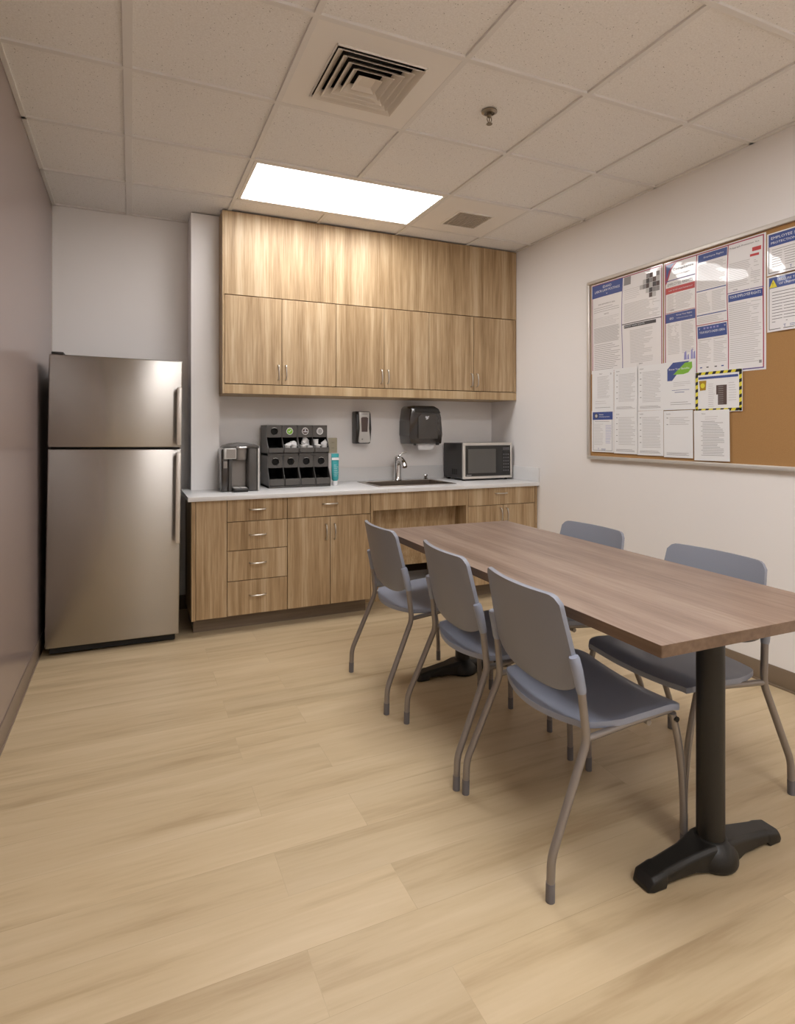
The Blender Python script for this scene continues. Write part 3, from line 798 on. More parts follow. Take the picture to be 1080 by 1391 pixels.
# ---- pod organisers
def pod(label):
    c = MB(M['white'])
    c.lathe([(0, 0), (.0165, 0), (.018, .002), (.0215, .040), (.0245, .0405), (.0245, .043), (.0, .0435)], (0, 0, 0), 20)
    return tag(c.build('coffee_pod'), label, 'coffee pod', 'white coffee pods in the organizer bins')
podp = None
def organizer(X0, label, stickers, g):
    W = .2205; r = thing('pod_organizer', (X0 + W / 2, .39, ZK), label, 'pod organizer', g)
    c = MB(M['dark'])
    prof = [(.535, .0), (.252, .0), (.250, .062), (.300, .135), (.300, .236), (.282, .245), (.280, .277), (.335, .350), (.335, .438), (.535, .438)]
    P = [(y, ZK + z) for y, z in prof]
    for xa in (X0, X0 + W / 2 - .0015, X0 + W - .003): c.prism(P, 'x', xa, xa + .003)
    c.box(X0, X0 + W, .53, .535, ZK, ZK + .438); c.box(X0, X0 + W, .335, .535, ZK + .434, ZK + .439)
    c.box(X0, X0 + W, .255, .535, ZK + .0, ZK + .014); c.box(X0, X0 + W, .300, .535, ZK + .222, ZK + .240)
    c.build('housing', r)
    for row, (yf, yl, zb_, zl, zo, zt) in enumerate(((.335, .280, .243, .277, .352, .434), (.300, .250, .016, .062, .138, .222))):
        for k in range(2):
            xa = X0 + .004 + k * (W / 2 - .001); xb = xa + W / 2 - .0075
            bn = MB(M['dark'])
            bn.box(xa + .001, xb - .001, yl - .003, yl + .003, ZK + zb_ + .002, ZK + zl + .002, .0015, 1)
            bn.prism([(yl + .003, ZK + zb_), (.52, ZK + zb_ + .05), (.52, ZK + zb_ + .053), (yl + .003, ZK + zb_ + .003)], 'x', xa, xb, m=M['void'])
            bn.box(xa, xb, .517, .52, ZK + zb_, ZK + zt, m=M['void'])
            bn.box(xa, xa + .001, yf + .003, .517, ZK + zb_, ZK + zt, m=M['void']); bn.box(xb - .001, xb, yf + .003, .517, ZK + zb_, ZK + zt, m=M['void'])
            bn.build('bin', r)
            # face with round hole
            f = MB(M['dark']); mx, mz = (xa + xb) / 2, ZK + (zo + zt) / 2 + .002; rad = .026; n = 24
            bb = bmesh.new()
            hw, hz = (xb - xa) / 2, (zt - zo) / 2
            I, O = [], []
            for q in range(n):
                an = 2 * PI * q / n + PI / n; ca, sa = math.cos(an), math.sin(an); t = min(hw / max(1e-6, abs(ca)), (hz) / max(1e-6, abs(sa)))
                I.append((mx + rad * ca, mz + rad * sa)); O.append((mx + t * ca, ZK + (zo + zt) / 2 + t * sa))
            vi = [bb.verts.new((p[0], yf, p[1])) for p in I]; vo = [bb.verts.new((p[0], yf, p[1])) for p in O]
            vb = [bb.verts.new((p[0], yf + .018, p[1])) for p in I]
            for q in range(n):
                q2 = (q + 1) % n
                bb.faces.new([vo[q], vo[q2], vi[q2], vi[q]]); bb.faces.new([vi[q], vi[q2], vb[q2], vb[q]])
            f._merge(bb, None)
            fp = f.build('front_panel', r)
            c2 = MB(M['void']); c2.lathe([(0, 0), (rad - .001, 0), (rad - .001, .002), (0, .002)], (0, 0, 0), 24, xf=Matrix.Translation((mx, yf + .018, mz)) @ Matrix.Rotation(PI / 2, 4, 'X'))
            c2.tube([(mx - rad * .6, yf - .002, mz + rad * .85), (mx, yf - .003, mz + rad), (mx + rad * .6, yf - .002, mz + rad * .85)], .0018, 6, m=M['silver'])
            c2.build('pod_hole', fp)
            if row == 0 and stickers[k]:
                s = MB(M['white']); X = Matrix.Translation((mx, yf - .003, mz)) @ Matrix.Rotation(PI / 2, 4, 'X')
                s.lathe([(0, 0), (.0245, 0), (.0245, .002), (0, .002)], (0, 0, 0), 28, xf=X)
                s.lathe([(0, 0), (.0205, 0), (.0205, .0012), (0, .0012)], (0, 0, .0020), 28, m=stickers[k][0], xf=X)
                y_ = yf - .0066
                if stickers[k][1] == 'check':
                    s.prism([(mx - .011, mz), (mx - .004, mz - .009), (mx + .013, mz + .009), (mx + .010, mz + .012), (mx - .004, mz - .003), (mx - .008, mz + .003)], 'y', y_, y_ + .001, m=M['inkwhite'])
                elif stickers[k][1] == 'band':
                    s.box(mx - .016, mx + .016, y_, y_ + .001, mz - .006, mz - .001, m=M['inkwhite'])
                    s.box(mx - .012, mx + .012, y_, y_ + .001, mz - .013, mz - .010, m=M['inkbrown'])
                    s.box(mx - .003, mx + .003, y_, y_ + .001, mz + .002, mz + .016, m=M['inkwhite'])
                else:
                    s.tube([(mx + .011 * math.cos(a), y_, mz + .013 * math.sin(a)) for a in (2 * PI * q / 14 for q in range(15))], .0012, 6, m=M['inkdark'])
                    s.box(mx - .002, mx + .002, y_, y_ + .001, mz - .008, mz + .008, m=M['inkdark'])
                tag(s.build('sticker', fp), stickers[k][2])
            B = (xa, xb)
    return r
organizer(.271, 'black coffee pod organizer unit on the left with green tick sticker', [None, (M['inkgreen'], 'check', 'round sticker with white tick on green')], 'black pod organizers on the counter')
organizer(.4935, 'black coffee pod organizer unit on the right with two grey-brown stickers', [(M['inkbrown'], 'band', 'round brown and white sticker'), (M['inkgrey'], 'ring', 'round pale grey sticker')], 'black pod organizers on the counter')
pods = []
def place_pods(X0, k, spec, where):
    global podp
    W = .2205; xa = X0 + .004 + k * (W / 2 - .001); xb = xa + W / 2 - .0075; xm = (xa + xb) / 2
    for dx, y, z, rx, ry in spec:
        if podp is None: podp = pod('x'); o = podp
        else: o = podp.copy(); COL.objects.link(o)
        o.location = (xm + dx, y, ZK + z); o.rotation_euler = (rx, ry, random.uniform(-.5, .5))
        o['label'] = 'white coffee pod among those piled in the ' + where
place_pods(.271, 1, [(-.024, .315, .256, .1, .1), (.026, .315, .256, -.1, .1), (.0, .385, .262, .2, .3), (-.022, .345, .290, -.2, 1.3), (.020, .372, .306, 1.4, 2.0)], 'upper bin under the green tick sticker')
place_pods(.4935, 0, [(-.027, .315, .252, .1, .2), (.024, .315, .248, -.2, .2), (-.004, .36, .262, .2, .1), (.026, .372, .285, -.3, -.3), (-.010, .356, .306, -.5, .6)], 'upper bin under the brown sticker')
place_pods(.4935, 1, [(-.024, .315, .256, .1, .1), (.024, .318, .254, -.1, .1), (-.024, .352, .294, .05, -.1), (.024, .360, .296, .6, .9), (-.022, .365, .337, PI, .1)], 'upper bin under the pale grey sticker')

# ---- teal tube standing on its cap
tx, ty = .764, .300
r = thing('lotion_tube', (tx, ty, ZK), 'teal squeeze tube standing on white cap beside the pod organizer', 'tube')
c = MB(M['white']); c.lathe([(0, 0), (.017, 0), (.019, .004), (.019, .032), (.012, .036), (0, .036)], (tx, ty, ZK), 24); c.build('cap', r)
c = MB(M['teal']); bb = bmesh.new(); rings = []
for z, w_, d_ in ((.034, .017, .017), (.045, .025, .022), (.10, .027, .020), (.16, .028, .012), (.205, .029, .005), (.232, .029, .002)):
    rings.append([bb.verts.new((tx + w_ * math.cos(2 * PI * k / 24), ty + d_ * math.sin(2 * PI * k / 24), ZK + z)) for k in range(24)])
for A, B in zip(rings, rings[1:]):
    for k in range(24): bb.faces.new([A[k], A[(k + 1) % 24], B[(k + 1) % 24], B[k]])
bb.faces.new(rings[0]); bb.faces.new(rings[-1]); c._merge(bb, None, None, True)
c.build('body', r)
c = MB(M['white']); c.box(tx - .028, tx + .028, ty - .012, ty - .0095, ZK + .185, ZK + .203); 
c.build('band', r)
c = MB(M['inkwhite'])
for k in range(7): c.box(tx - .016, tx + random.uniform(.004, .018), ty - .0222, ty - .0212, ZK + .07 + k * .013, ZK + .0715 + k * .013)
c.build('lettering', r)

# ---- wall outlet
ox, oz = .835, 1.14
r = thing('wall_outlet', (ox, YB - .004, oz - .057), 'ivory wall outlet above the backsplash right of pod organizer', 'outlet')
c = MB(M['beige']); c.box(ox - .036, ox + .036, YB - .006, YB - .0005, oz - .058, oz + .058, .002, 2); c.build('cover_plate', r)
for s in (-1, 1):
    c = MB(M['beige']); c.box(ox - .017, ox + .017, YB - .0085, YB - .006, oz + s * .021 - .015, oz + s * .021 + .015, .002, 1)
    for q in (-.006, .006): c.box(ox + q - .001, ox + q + .001, YB - .0088, YB - .0084, oz + s * .021 - .005, oz + s * .021 + .006, m=M['cap'])
    c.build('receptacle', r)

# ---- soap dispenser
r = thing('soap_dispenser', (1.055, .52, 1.152), 'dark wall-mounted soap dispenser with pale grey face left of faucet', 'soap dispenser')
c = MB(M['darker'])
c.prism([(YB - .001, 1.152), (.50, 1.152), (.482, 1.175), (.474, 1.27), (.482, 1.385), (.50, 1.405), (YB - .001, 1.405)], 'x', .995, 1.118, bev=.008); c.build('housing', r)
c = MB(M['silver'])
pts = [(1.014, 1.400), (1.102, 1.400), (1.098, 1.33), (1.096, 1.27), (1.104, 1.21), (1.108, 1.17), (1.095, 1.160), (1.022, 1.160), (1.010, 1.17), (1.014, 1.21), (1.020, 1.27), (1.018, 1.33)]
c.prism(pts, 'y', .468, .482, bev=.003); o = c.build('face_cover', r)
c = MB(M['inkbrown']); c.prism([(1.030, 1.352), (1.042, 1.360), (1.076, 1.360), (1.088, 1.352), (1.083, 1.245), (1.035, 1.245)], 'y', .4665, .470); c.build('window', o)
c = MB(M['inkdark']); c.box(1.033, 1.047, .4668, .469, 1.186, 1.189); c.box(1.0385, 1.0415, .4668, .469, 1.1805, 1.1945)
for k in range(5): c.box(1.036 + k * .010, 1.043 + k * .010, .4668, .469, 1.380, 1.386, m=M['inkmid'])
c.build('markings', o)

# ---- towel dispenser
r = thing('towel_dispenser', (1.555, .47, 1.145), 'large black wall-mounted paper towel dispenser above sink and microwave', 'towel dispenser')
X0, X1 = 1.405, 1.700
c = MB(M['smoke'])
c.prism([(X0 + .006, 1.147), (X1 - .004, 1.147), (X1, 1.22), (X1 - .006, 1.36), (X1 - .028, 1.43), (X1 - .07, 1.452), (X0 + .03, 1.452), (X0 + .012, 1.43), (X0 + .002, 1.33), (X0, 1.22)], 'y', .385, YB - .001, bev=.012)
c.build('cover', r)
c = MB(M['darker']); c.prism([(X0 + .05, 1.40), (X1 - .02, 1.395), (X1 - .035, 1.425), (X1 - .07, 1.442), (X0 + .05, 1.442)], 'y', .378, .386, bev=.002); c.build('top_band', r)
c = MB(M['dark']); c.prism([(X0 + .075, 1.19), (X1 - .045, 1.19), (X1 - .045, 1.36), (X1 - .075, 1.385), (X0 + .105, 1.385), (X0 + .075, 1.36)], 'y', .377, .386, bev=.003); o = c.build('front_window', r)
c = MB(M['inkwhite']); zz = 1.352; xx = 1.545
c.prism([(xx, zz), (xx + .03, zz + .012), (xx + .03, zz + .020), (xx + .012, zz + .014), (xx + .002, zz + .020), (xx - .004, zz + .012)], 'y', .3745, .3765)
c.prism([(xx, zz - .006), (xx + .014, zz + .006), (xx + .028, zz + .004), (xx + .020, zz - .004), (xx + .008, zz - .010)], 'y', .3745, .3765)
c.build('logo', o)
c = MB(M['darker']); c.box(X0 + .045, X0 + .06, .38, .41, 1.138, 1.16, .003, 1); c.box(X1 - .05, X1 - .03, .38, .41, 1.138, 1.16, .003, 1); c.build('latch', r)
c = MB(M['white'])
pts = [(X0 + .09, 1.150), (X1 - .055, 1.150)]
n = 14; low = []
for k in range(n + 1):
    x = X0 + .10 + (X1 - .062 - X0 - .10) * k / n; low.append((x, 1.098 + (.004 if k % 2 else 0)))
c.prism(pts[:1] + low + pts[1:], 'y', .425, .4262); c.build('paper_towel', r)

# ---- microwave
r = thing('microwave', (2.035, .38, ZK), 'black microwave oven with silver-framed door at right end of counter', 'microwave')
X0, X1, Y0, Y1, Z0, Z1 = 1.800, 2.262, .222, .545, ZK + .014, ZK + .302
c = MB(M['fr_side']); c.box(X0, X1, Y0 + .022, Y1, Z0, Z1 - .004, .005, 2)
for k in range(5): c.box(X0 - .0012, X0 + .001, Y0 + .10 + k * .018, Y0 + .108 + k * .018, Z0 + .03, Z0 + .075, m=M['void'])
c.build('body', r)
c = MB(M['mwframe'])
for q in ((X0, X1, Z1 - .022, Z1), (X0, X1, Z0, Z0 + .020), (X0, X0 + .020, Z0 + .02, Z1 - .022), (X1 - .016, X1, Z0 + .02, Z1 - .022)):
    c.box(q[0], q[1], Y0, Y0 + .022, q[2], q[3], .002, 1)
o = c.build('door_frame', r)
c = MB(M['mwglass']); c.box(X0 + .020, X1 - .016, Y0 + .003, Y0 + .021, Z0 + .020, Z1 - .022); g = c.build('door_glass', r)
c = MB(M['mwwin']); c.box(X0 + .045, X0 + .305, Y0 + .001, Y0 + .0032, Z0 + .045, Z1 - .050, .001, 1); c.build('window', g)
c = MB(M['inkdark'])
for i in range(3):
    for k in range(6): c.box(X1 - .085 + i * .021, X1 - .073 + i * .021, Y0 + .0015, Y0 + .0032, Z0 + .055 + k * .026, Z0 + .068 + k * .026)
c.box(X1 - .088, X1 - .028, Y0 + .0015, Y0 + .0032, Z1 - .06, Z1 - .038); c.build('keypad', g)
c = MB(M['inkmid']); c.box(X0 + .03, X0 + .075, Y0 + .0015, Y0 + .0032, Z0 + .027, Z0 + .033); c.build('badge', g)
for x, y in ((X0 + .03, Y0 + .05), (X1 - .03, Y0 + .05), (X0 + .03, Y1 - .04), (X1 - .03, Y1 - .04)):
    c = MB(M['rubber']); c.lathe([(0, 0), (.012, 0), (.012, .0145), (0, .0145)], (x, y, ZK), 12); c.build('foot', r)

# ================================================================== CORKBOARD AND PAPERS
BX = 2.2835       # cork face
r = thing('bulletin_board', (XR - .01, -1.87, 1.066), 'wide cork bulletin board with aluminium frame on the right wall', 'bulletin board')
c = MB(M['cork']); c.box(BX, XR - .002, -3.08, -.665, 1.075, 2.262); c.build('cork_panel', r)
c = MB(M['alu'])
for q in ((-3.094, -.652, 1.062, 1.084), (-3.094, -.652, 2.252, 2.274), (-3.094, -3.074, 1.084, 2.252), (-.672, -.652, 1.084, 2.252)):
    c.box(2.266, XR - .001, q[0], q[1], q[2], q[3], .003, 2)
c.build('frame', r)

class Sheet:
    """paper on the board; a = distance along the wall toward the camera (-Y), z height"""
    def __init__(s, a0, a1, z0, z1, layer=0, m=None, tilt=0.0, shape=None, wave=0.0):
        s.a0, s.a1, s.z0, s.z1 = a0, a1, z0, z1; s.x = BX - .0016 - .0016 * layer; s.tilt = tilt; s.wave = wave
        s.mb = MB(m or M['paper']); s.k = 0
        if wave:
            n = 24
            for i in range(n):
                for j in range(n):
                    q = [(s.a0 + (s.a1 - s.a0) * (i + p) / n, s.z0 + (s.z1 - s.z0) * (j + t) / n) for p, t in ((0, 0), (1, 0), (1, 1), (0, 1))]
                    s.mb.quad([(s.x, -a, z) for a, z in q], 0)
            bmesh.ops.remove_doubles(s.mb.bm, verts=s.mb.bm.verts[:], dist=1e-5)
            for f in s.mb.bm.faces: f.smooth = True
        else:
            s.mb.box(s.x, s.x + .0008, -a1, -a0, z0, z1)
    def rect(s, a0, a1, z0, z1, m, lift=1):
        n = max(1, int(abs(a1 - a0) / .04)) if s.wave else 1
        k = max(1, int(abs(z1 - z0) / .04)) if s.wave else 1
        for i in range(n):
            p, q = a0 + (a1 - a0) * i / n, a0 + (a1 - a0) * (i + 1) / n
            for j in range(k):
                y, t = z0 + (z1 - z0) * j / k, z0 + (z1 - z0) * (j + 1) / k
                s.mb.quad([(s.x - .0004 * lift, -p, y), (s.x - .0004 * lift, -q, y), (s.x - .0004 * lift, -q, t), (s.x - .0004 * lift, -p, t)], m)
    def poly(s, pts, m, lift=2):
        s.mb.quad([(s.x - .0004 * lift, -a, z) for a, z in pts], m)
    def text(s, body, a, z, h, m, w=None, anchor='l', lift=3):
        V, F, tw, th = text_geo(body); k = h / max(th, .01); kx = k
        if w: kx = w / tw
        if anchor == 'c': a -= tw * kx / 2
        if anchor == 'r': a -= tw * kx
        vs = [s.mb.bm.verts.new((s.x - .0004 * lift, -(a + x * kx), z + y * k)) for x, y in V]
        mi = s.mb.mi(m)
        for f in F:
            try: ff = s.mb.bm.faces.new([vs[i] for i in f]); ff.material_index = mi
            except ValueError: pass
    def lines(s, a0, a1, z1, n, step, m=None, th=.0022, rag=.35, ind=0.0):
        for i in range(n):
            z = z1 - i * step
            s.rect(a0 + (ind if i % 3 else 0), a1 - (a1 - a0) * rag * random.random() ** 2, z - th, z, m or M['inkgrey'])
    def frame(s, a0, a1, z0, z1, w, m, lift=2):
        s.rect(a0, a1, z0, z0 + w, m, lift); s.rect(a0, a1, z1 - w, z1, m, lift)
        s.rect(a0, a0 + w, z0, z1, m, lift); s.rect(a1 - w, a1, z0, z1, m, lift)
    def done(s, name, label, cat, group=None):
        s.mb.bm.normal_update()
        if s.wave:
            for v in s.mb.bm.verts:
                a, z = -v.co.y, v.co.z
                v.co.x -= s.wave * .22 * (1 + math.sin(a * 9 + z * 4) * math.cos(z * 7 - a * 3))
                d = s.z1 - z
                if d < .5: v.co.x -= s.wave * 2.0 * math.sin(PI * d / .5) * min(1, (s.a1 - a) / .08, (a - s.a0) / .08)
        ca, cz = (s.a0 + s.a1) / 2, s.z1
        if s.tilt:
            bmesh.ops.rotate(s.mb.bm, verts=s.mb.bm.verts[:], cent=(s.x, -ca, cz), matrix=Matrix.Rotation(s.tilt, 3, 'X'))
        return tag(s.mb.build(name, origin=(s.x, -ca, s.z0)), label, cat, group)

G1 = 'laminated labour law posters'; G2 = 'printed sheets on the board'
# laminated poster, two columns
s = Sheet(.682, 1.281, 1.640, 2.246, 0, M['lam'], wave=.004)
s.frame(.690, 1.276, 1.645, 2.240, .006, M['inkcrimson']); s.rect(.962, .967, 1.645, 2.238, M['inkviolet'])
s.rect(.690, .966, 2.150, 2.236, M['inkblue'], 3)
s.text('IDAHO', .83, 2.206, .017, M['inkwhite'], anchor='c', lift=4); s.text('LABOR LAW POSTINGS', .83, 2.182, .016, M['inkwhite'], w=.225, anchor='c', lift=4)
s.text('v', .83, 2.160, .010, M['inkwhite'], anchor='c', lift=4)
s.text('IDAHO DEPARTMENT OF LABOR', .83, 2.095, .008, M['inkdark'], w=.15, anchor='c')
s.lines(.71, .945, 2.080, 3, .014, M['inkmid']); s.text('NOTICE', .83, 2.026, .008, M['inkdark'], anchor='c')
s.lines(.71, .945, 2.010, 6, .010); s.lines(.71, .945, 1.945, 16, .0065, M['inkgrey'], .004, .15); s.lines(.71, .945, 1.83, 14, .0125, M['inkmid'], .0025)
s.rect(.978, 1.035, 2.180, 2.232, M['inkmid'], 3)
for (i, j, t) in ((0, 1, 'inkgrey'), (0, 2, 'inkmid'), (1, 0, 'inkmid'), (1, 1, 'inkdark'), (1, 2, 'inkbrown'), (1, 3, 'inkgrey'), (2, 0, 'inkbrown'), (2, 1, 'inkmid'), (2, 2, 'inkgrey'), (2, 3, 'inkdark'), (2, 4, 'inkbrown'), (3, 1, 'inkbrown'), (3, 2, 'inkdark'), (3, 3, 'inkmid'), (4, 0, 'inkmid'), (4, 2, 'inkbrown'), (4, 3, 'inkmid'), (3, 4, 'inkgrey'), (4, 1, 'inkgrey'), (-1, 2, 'inkgrey')):
    s.rect(1.135 + i * .025, 1.159 + i * .025, 2.185 - j * .030 + .0, 2.213 - j * .030, M[t], 3)
s.lines(.985, 1.12, 2.150, 6, .012, M['inkgrey']); s.lines(.985, 1.26, 2.06, 14, .0085, M['inkgrey'], .003)
s.rect(.968, 1.270, 1.930, 1.935, M['inkdark'], 3)
s.rect(.985, 1.235, 1.905, 1.925, M['inkdark'], 3); s.text('KNOW YOUR RIGHTS', .99, 1.911, .009, M['inkwhite'], w=.16, lift=4)
s.lines(1.03, 1.21, 1.885, 22, .0095, M['inkgrey'], .003, .5)
s.text('Labor', 1.10, 1.668, .009, M['inkdark'])
s.done('poster', 'laminated two-column labour law poster with red border at board top left corner', 'poster', G1)

# laminated poster, three columns
s = Sheet(1.289, 1.909, 1.562, 2.244, 0, M['lam'], wave=.005)
s.frame(1.297, 1.899, 1.570, 2.238, .006, M['inkcrimson']); s.rect(1.511, 1.516, 1.570, 2.235, M['inkcrimson']); s.rect(1.703, 1.708, 1.570, 2.235, M['inkcrimson'])
s.poly([(1.303, 2.232), (1.385, 2.232), (1.345, 2.195), (1.318, 2.130), (1.303, 2.110)], M['inkcrimson'], 3)
s.poly([(1.306, 2.226), (1.362, 2.229), (1.328, 2.190), (1.310, 2.140)], M['inkblue'], 4)
s.text('Compliance', 1.355, 2.180, .018, M['inkdark'], w=.14); s.text('Labor Law Posters', 1.37, 2.155, .007, M['inkmid'], w=.10)
s.rect(1.305, 1.508, 2.128, 2.133, M['inkviolet'], 3)
s.text('EMPLOYEE RIGHTS', 1.318, 2.098, .017, M['inkmid'], w=.175)
s.rect(1.305, 1.508, 2.054, 2.090, M['inkred'], 3); s.text('UNDER THE FAIR LABOR STANDARDS ACT', 1.325, 2.068, .006, M['inkwhite'], w=.17, lift=4)
s.lines(1.318, 1.495, 2.045, 11, .0085, M['inkgrey'], .003); s.text('WHD', 1.34, 1.952, .008, M['inkdark'])
s.rect(1.305, 1.508, 1.940, 1.943, M['inkcrimson'], 3)
s.rect(1.303, 1.510, 1.885, 1.937, M['inkblue'], 3); s.text('Know Your Rights', 1.385, 1.916, .010, M['inkwhite'], w=.105, lift=4); s.text('Workplace Discrimination is Illegal', 1.385, 1.900, .006, M['inkwhite'], w=.105, lift=4); s.text('EEO', 1.335, 1.902, .012, M['inkwhite'], lift=4)
s.lines(1.318, 1.400, 1.875, 20, .009, M['inkgrey'], .003); s.lines(1.415, 1.495, 1.875, 20, .009, M['inkgrey'], .003)
for k, (a, w_, h_) in enumerate(((1.43, .018, .05), (1.452, .012, .03), (1.475, .014, .06), (1.492, .013, .045))):
    s.poly([(a, 1.66), (a + w_, 1.66), (a + w_ * .8, 1.66 + h_), (a + w_ * .1, 1.66 + h_ * .8)], M['inklil'], 3)
s.rect(1.524, 1.700, 2.185, 2.228, M['inkblue'], 3); s.text('Employee Rights', 1.56, 2.200, .012, M['inkwhite'], w=.12, lift=4)
s.lines(1.526, 1.695, 2.17, 16, .0088, M['inkgrey'], .003)
s.rect(1.520, 1.700, 2.022, 2.027, M['inkblue'], 3); s.lines(1.526, 1.605, 2.01, 12, .009, M['inkgrey'], .003); s.lines(1.615, 1.695, 2.01, 12, .009, M['inkgrey'], .003)
s.rect(1.520, 1.700, 1.889, 1.894, M['inkblue'], 3); s.lines(1.526, 1.695, 1.88, 4, .009, M['inkgrey'], .003)
s.rect(1.516, 1.703, 1.836, 1.840, M['inkcrimson'], 3)
s.rect(1.522, 1.699, 1.765, 1.830, M['inkblue'], 3)
for k in range(5): s.rect(1.560 + k * .020, 1.572 + k * .020, 1.812, 1.822, M['inklil'], 4)
s.text('*', 1.530, 1.812, .010, M['inkwhite'], lift=4); s.text('*', 1.684, 1.812, .010, M['inkwhite'], lift=4)
s.text('YOUR RIGHTS UNDER USERRA', 1.611, 1.790, .012, M['inkwhite'], w=.155, anchor='c', lift=4); s.lines(1.54, 1.685, 1.782, 2, .007, M['inklil'], .002, .1)
s.lines(1.526, 1.605, 1.755, 14, .0095, M['inkgrey'], .003); s.lines(1.618, 1.695, 1.755, 14, .0095, M['inkgrey'], .003)
for a, t in ((1.535, 'inkblue'), (1.575, 'inkdark'), (1.625, 'inkdark'), (1.665, 'inkblue')): s.rect(a, a + .014, 1.600, 1.606, M[t], 3)
s.text('Polygraph Protection Act', 1.715, 2.205, .010, M['inkdark'], w=.16)
s.rect(1.84, 1.885, 2.165, 2.185, M['inkred'], 3); s.rect(1.83, 1.875, 2.14, 2.152, M['inkred'], 3)
s.lines(1.715, 1.885, 2.13, 14, .0095, M['inkgrey'], .003); s.text('WHD', 1.74, 1.985, .007, M['inkdark'])
s.rect(1.709, 1.899, 1.974, 1.978, M['inkviolet'], 3)
s.rect(1.713, 1.893, 1.930, 1.968, M['inkblue'], 3); s.text('YOUR EMPLOYEE RIGHTS', 1.803, 1.946, .014, M['inkwhite'], w=.165, anchor='c', lift=4)
s.lines(1.715, 1.885, 1.915, 30, .0105, M['inkgrey'], .003); s.rect(1.873, 1.887, 1.597, 1.612, M['inkmid'], 3)
s.rect(1.300, 1.899, 1.570, 1.576, M['inkviolet'], 3)
s.done('poster', 'large laminated three-column employee rights poster with red border and glare', 'poster', G1)

# sheets in the two rows below
def letter_sheet(a0, z0, label, kind, layer=1, tilt=0.0, w=.2, h=.279):
    s = Sheet(a0, a0 + w, z0, z0 + h, layer, tilt=tilt); a1, z1 = a0 + w, z0 + h
    if kind == 'notice':
        s.text('Notice', a0 + .07, z1 - .03, .007, M['inkdark']); s.rect(a1 - .03, a1 - .02, z1 - .038, z1 - .026, M['inkgrey'])
        s.lines(a0 + .05, a1 - .03, z1 - .045, 17, .0088, M['inkgrey'], .0025); s.lines(a0 + .03, a1 - .03, z1 - .21, 2, .014); s.rect(a0 + .03, a1 - .03, z0 + .022, z0 + .0245, M['inkmid'])
    elif kind in ('form', 'form2', 'form3'):
        s.text('Section', a0 + .02, z1 - .022, .007, M['inkdark'])
        n = {'form': 19, 'form2': 20, 'form3': 5}[kind]
        s.lines(a0 + .04, a1 - .02, z1 - .04, n, .0095, M['inkgrey'], .0028, .3)
        for k in range(0, n, 4): s.rect(a0 + .02, a0 + .032, z1 - .044 - k * .0095, z1 - .040 - k * .0095, M['inkmid'])
        s.lines(a0 + .02, a1 - .02, z0 + .028, 3, .006, M['inkmid'], .0018, .2)
    elif kind == 'letter':
        s.text('Memo', a0 + .05, z1 - .022, .007, M['inkmid']); s.lines(a0 + .07, a1 - .06, z1 - .035, 2, .012)
        s.lines(a0 + .045, a1 - .03, z1 - .06, 22, .0088, M['inkmid'], .0022, .4, .01)
    return s
sh = [('notice', .692, 1.386, 'white notice sheet in the first column directly above the blue-headed notice', 0),
      ('form', .895, 1.380, 'white printed sheet, second from the left in upper row below posters', .003),
      ('form2', 1.090, 1.378, 'white printed sheet just left of the blue and green flyer', 0),
      ('form', .895, 1.108, 'white printed sheet right of blue-headed notice in bottom row', 0),
      ('form2', 1.090, 1.105, 'white printed sheet, third from the left in bottom row', -.006),
      ('form3', 1.292, 1.100, 'mostly blank white sheet directly below the blue and green flyer', -.006)]
for k, a, z, lb, t in sh:
    letter_sheet(a, z, lb, k, 3 if z > 1.3 else 4, t, .199, .276 if z > 1.3 else .272).done('paper_sheet', lb, 'paper', G2)
s = letter_sheet(1.499, 1.092, '', 'letter', 5, -.012, .216, .276)
s.done('paper_sheet', 'white typed letter hanging at bottom right of the papers below yellow-bordered sign', 'paper', G2)
# blue headed notice
s = Sheet(.690, .893, 1.112, 1.388, 4)
s.frame(.705, .880, 1.122, 1.350, .002, M['inkdark'], 1); s.rect(.700, .884, 1.328, 1.380, M['inkblue'], 2)
s.poly([(.735 + .018 * math.cos(2 * PI * k / 16), 1.354 + .018 * math.sin(2 * PI * k / 16)) for k in range(16)], M['inkdark'], 3)
s.poly([(.735 + .011 * math.cos(2 * PI * k / 16), 1.354 + .011 * math.sin(2 * PI * k / 16)) for k in range(16)], M['inkgrey'], 4)
s.text('Notice', .762, 1.358, .010, M['inkwhite'], lift=3); s.text('Unemployment', .762, 1.342, .010, M['inkwhite'], w=.095, lift=3)
s.lines(.72, .865, 1.318, 1, .01, M['inkmid']); s.lines(.715, .80, 1.30, 14, .0105); s.lines(.82, .872, 1.29, 12, .0105, M['inklil'])
s.text('T', .75, 1.125, .012, M['inkblue']); s.lines(.78, .83, 1.134, 2, .006, M['inkblue'])
s.done('notice', 'small blue-headed notice with round seal in bottom left corner of board', 'paper')
# blue and green flyer
s = Sheet(1.290, 1.505, 1.376, 1.655, 4)
s.poly([(1.318, 1.545), (1.318, 1.615), (1.358, 1.650), (1.470, 1.650), (1.395, 1.592), (1.352, 1.545)], M['inkblue'], 1)
s.poly([(1.360, 1.580), (1.440, 1.642), (1.486, 1.644), (1.488, 1.612), (1.462, 1.585), (1.430, 1.578)], M['inkgreen'], 2)
s.text('Know Your Benefits', 1.330, 1.606, .011, M['inkwhite'], w=.14, lift=3)
s.lines(1.36, 1.48, 1.535, 3, .010, M['inkgrey']); s.lines(1.35, 1.47, 1.490, 1, .010, M['inkblue']); s.lines(1.37, 1.45, 1.478, 1, .01, M['inkblue'], .003)
s.lines(1.34, 1.48, 1.42, 2, .012, M['inkmid'])
s.done('flyer', 'white flyer with blue and green angular logo in middle of papers', 'paper')
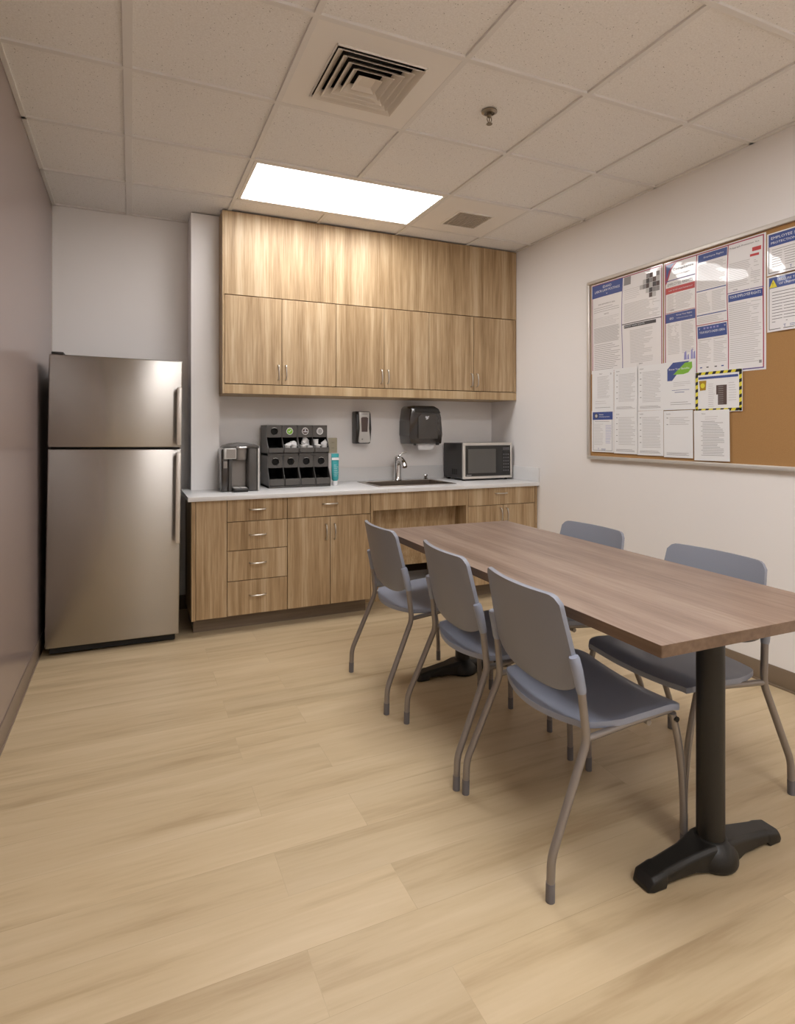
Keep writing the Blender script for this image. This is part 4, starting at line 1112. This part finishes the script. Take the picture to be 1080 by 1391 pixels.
# yellow and black bordered sign
s = Sheet(1.507, 1.788, 1.358, 1.580, 4)
s.frame(1.510, 1.785, 1.361, 1.577, .015, M['inkyellow'], 1)
for k in range(6):
    a = 1.522 + k * .045
    for z in (1.562, 1.361): s.poly([(a, z), (a + .020, z), (a + .028, z + .015), (a + .008, z + .015)], M['inkblack'], 2)
for k in range(5):
    z = 1.385 + k * .040
    for a in (1.510, 1.770): s.poly([(a, z), (a + .015, z + .006), (a + .015, z + .024), (a, z + .018)], M['inkblack'], 2)
s.rect(1.528, 1.765, 1.538, 1.551, M['inkblue'], 2)
s.poly([(1.532, 1.530), (1.578, 1.530), (1.574, 1.478), (1.538, 1.476)], M['inkgold'], 2)
s.poly([(1.555 + .014 * math.cos(2 * PI * k / 12), 1.503 + .014 * math.sin(2 * PI * k / 12)) for k in range(12)], M['inkyellow'], 3)
s.rect(1.648, 1.700, 1.395, 1.500, M['inkbrown'], 2); s.rect(1.638, 1.650, 1.450, 1.500, M['inkbrown'], 2)
for k in range(9): s.rect(1.650, 1.680, 1.402 + k * .011, 1.405 + k * .011, M['inkmid'], 3)
s.lines(1.59, 1.63, 1.51, 12, .011); s.lines(1.71, 1.755, 1.51, 8, .013)
s.done('safety_sign', 'sheet with yellow and black hazard-stripe border beside the bare cork', 'sign')
# right-hand laminated sheets
s = Sheet(1.914, 2.300, 2.020, 2.228, 0, M['lam'], wave=.004)
s.frame(1.922, 2.292, 2.030, 2.222, .003, M['inkdark'], 1); s.rect(1.922, 2.292, 2.160, 2.221, M['inkblue'], 2)
s.text('EMPLOYEE SAFETY AND HEALTH', 1.935, 2.195, .013, M['inkwhite'], w=.33, lift=3); s.text('PROTECTION NOTICE', 1.935, 2.172, .011, M['inkwhite'], w=.20, lift=3)
s.lines(1.94, 2.28, 2.145, 8, .012, M['inkmid'], .0025); s.text('T', 2.03, 2.036, .014, M['inkblue']); s.lines(2.06, 2.12, 2.05, 2, .007, M['inkblue'])
s.done('poster', 'glossy blue-headed sheet at top right edge of photo on the board', 'poster', G1)
s = Sheet(1.914, 2.300, 1.742, 2.015, 0, M['lam'], wave=.003)
s.frame(1.924, 2.292, 1.752, 2.008, .003, M['inkdark'], 1); s.rect(1.924, 2.292, 1.955, 2.007, M['inkblue'], 2)
s.poly([(1.926, 1.958), (1.966, 1.958), (1.946, 1.998)], M['inkyellow'], 3); s.text('!', 1.943, 1.966, .018, M['inkblack'], lift=4)
s.text('FAILURE TO POST NOTICE', 1.975, 1.985, .011, M['inkwhite'], w=.2, lift=3); s.text('OF UNEMPLOYMENT INSURANCE', 1.975, 1.967, .010, M['inkwhite'], w=.24, lift=3)
s.lines(1.94, 2.27, 1.935, 11, .0145, M['inkdark'], .0025, .8); s.text('T', 2.00, 1.757, .014, M['inkblue']); s.lines(2.03, 2.10, 1.770, 2, .007, M['inkblue'])
s.done('poster', 'sheet with blue heading and yellow warning triangle above the bare cork', 'poster', G1)

# ================================================================== CAMERA, WORLD, VIEW
cd = bpy.data.cameras.new('camera'); cam = bpy.data.objects.new('camera', cd); COL.objects.link(cam)
cam.location = (-.597, -3.857, 1.26); cam.rotation_euler = (PI / 2, 0, -.421)
cd.sensor_fit = 'HORIZONTAL'; cd.sensor_width = 36; cd.lens = 36 * 808 / 1080
cd.shift_x = 0; cd.shift_y = -(695.5 - 584) / 1080; cd.clip_start = .02
SC.camera = cam
w = bpy.data.worlds.new('world'); SC.world = w; w.use_nodes = True
w.node_tree.nodes['Background'].inputs['Color'].default_value = (0, 0, 0, 1)
w.node_tree.nodes['Background'].inputs['Strength'].default_value = 0
vs = SC.view_settings
vs.view_transform = 'Standard'; vs.look = 'None'; vs.gamma = 1; vs.exposure = 0.27; vs.use_curve_mapping = False
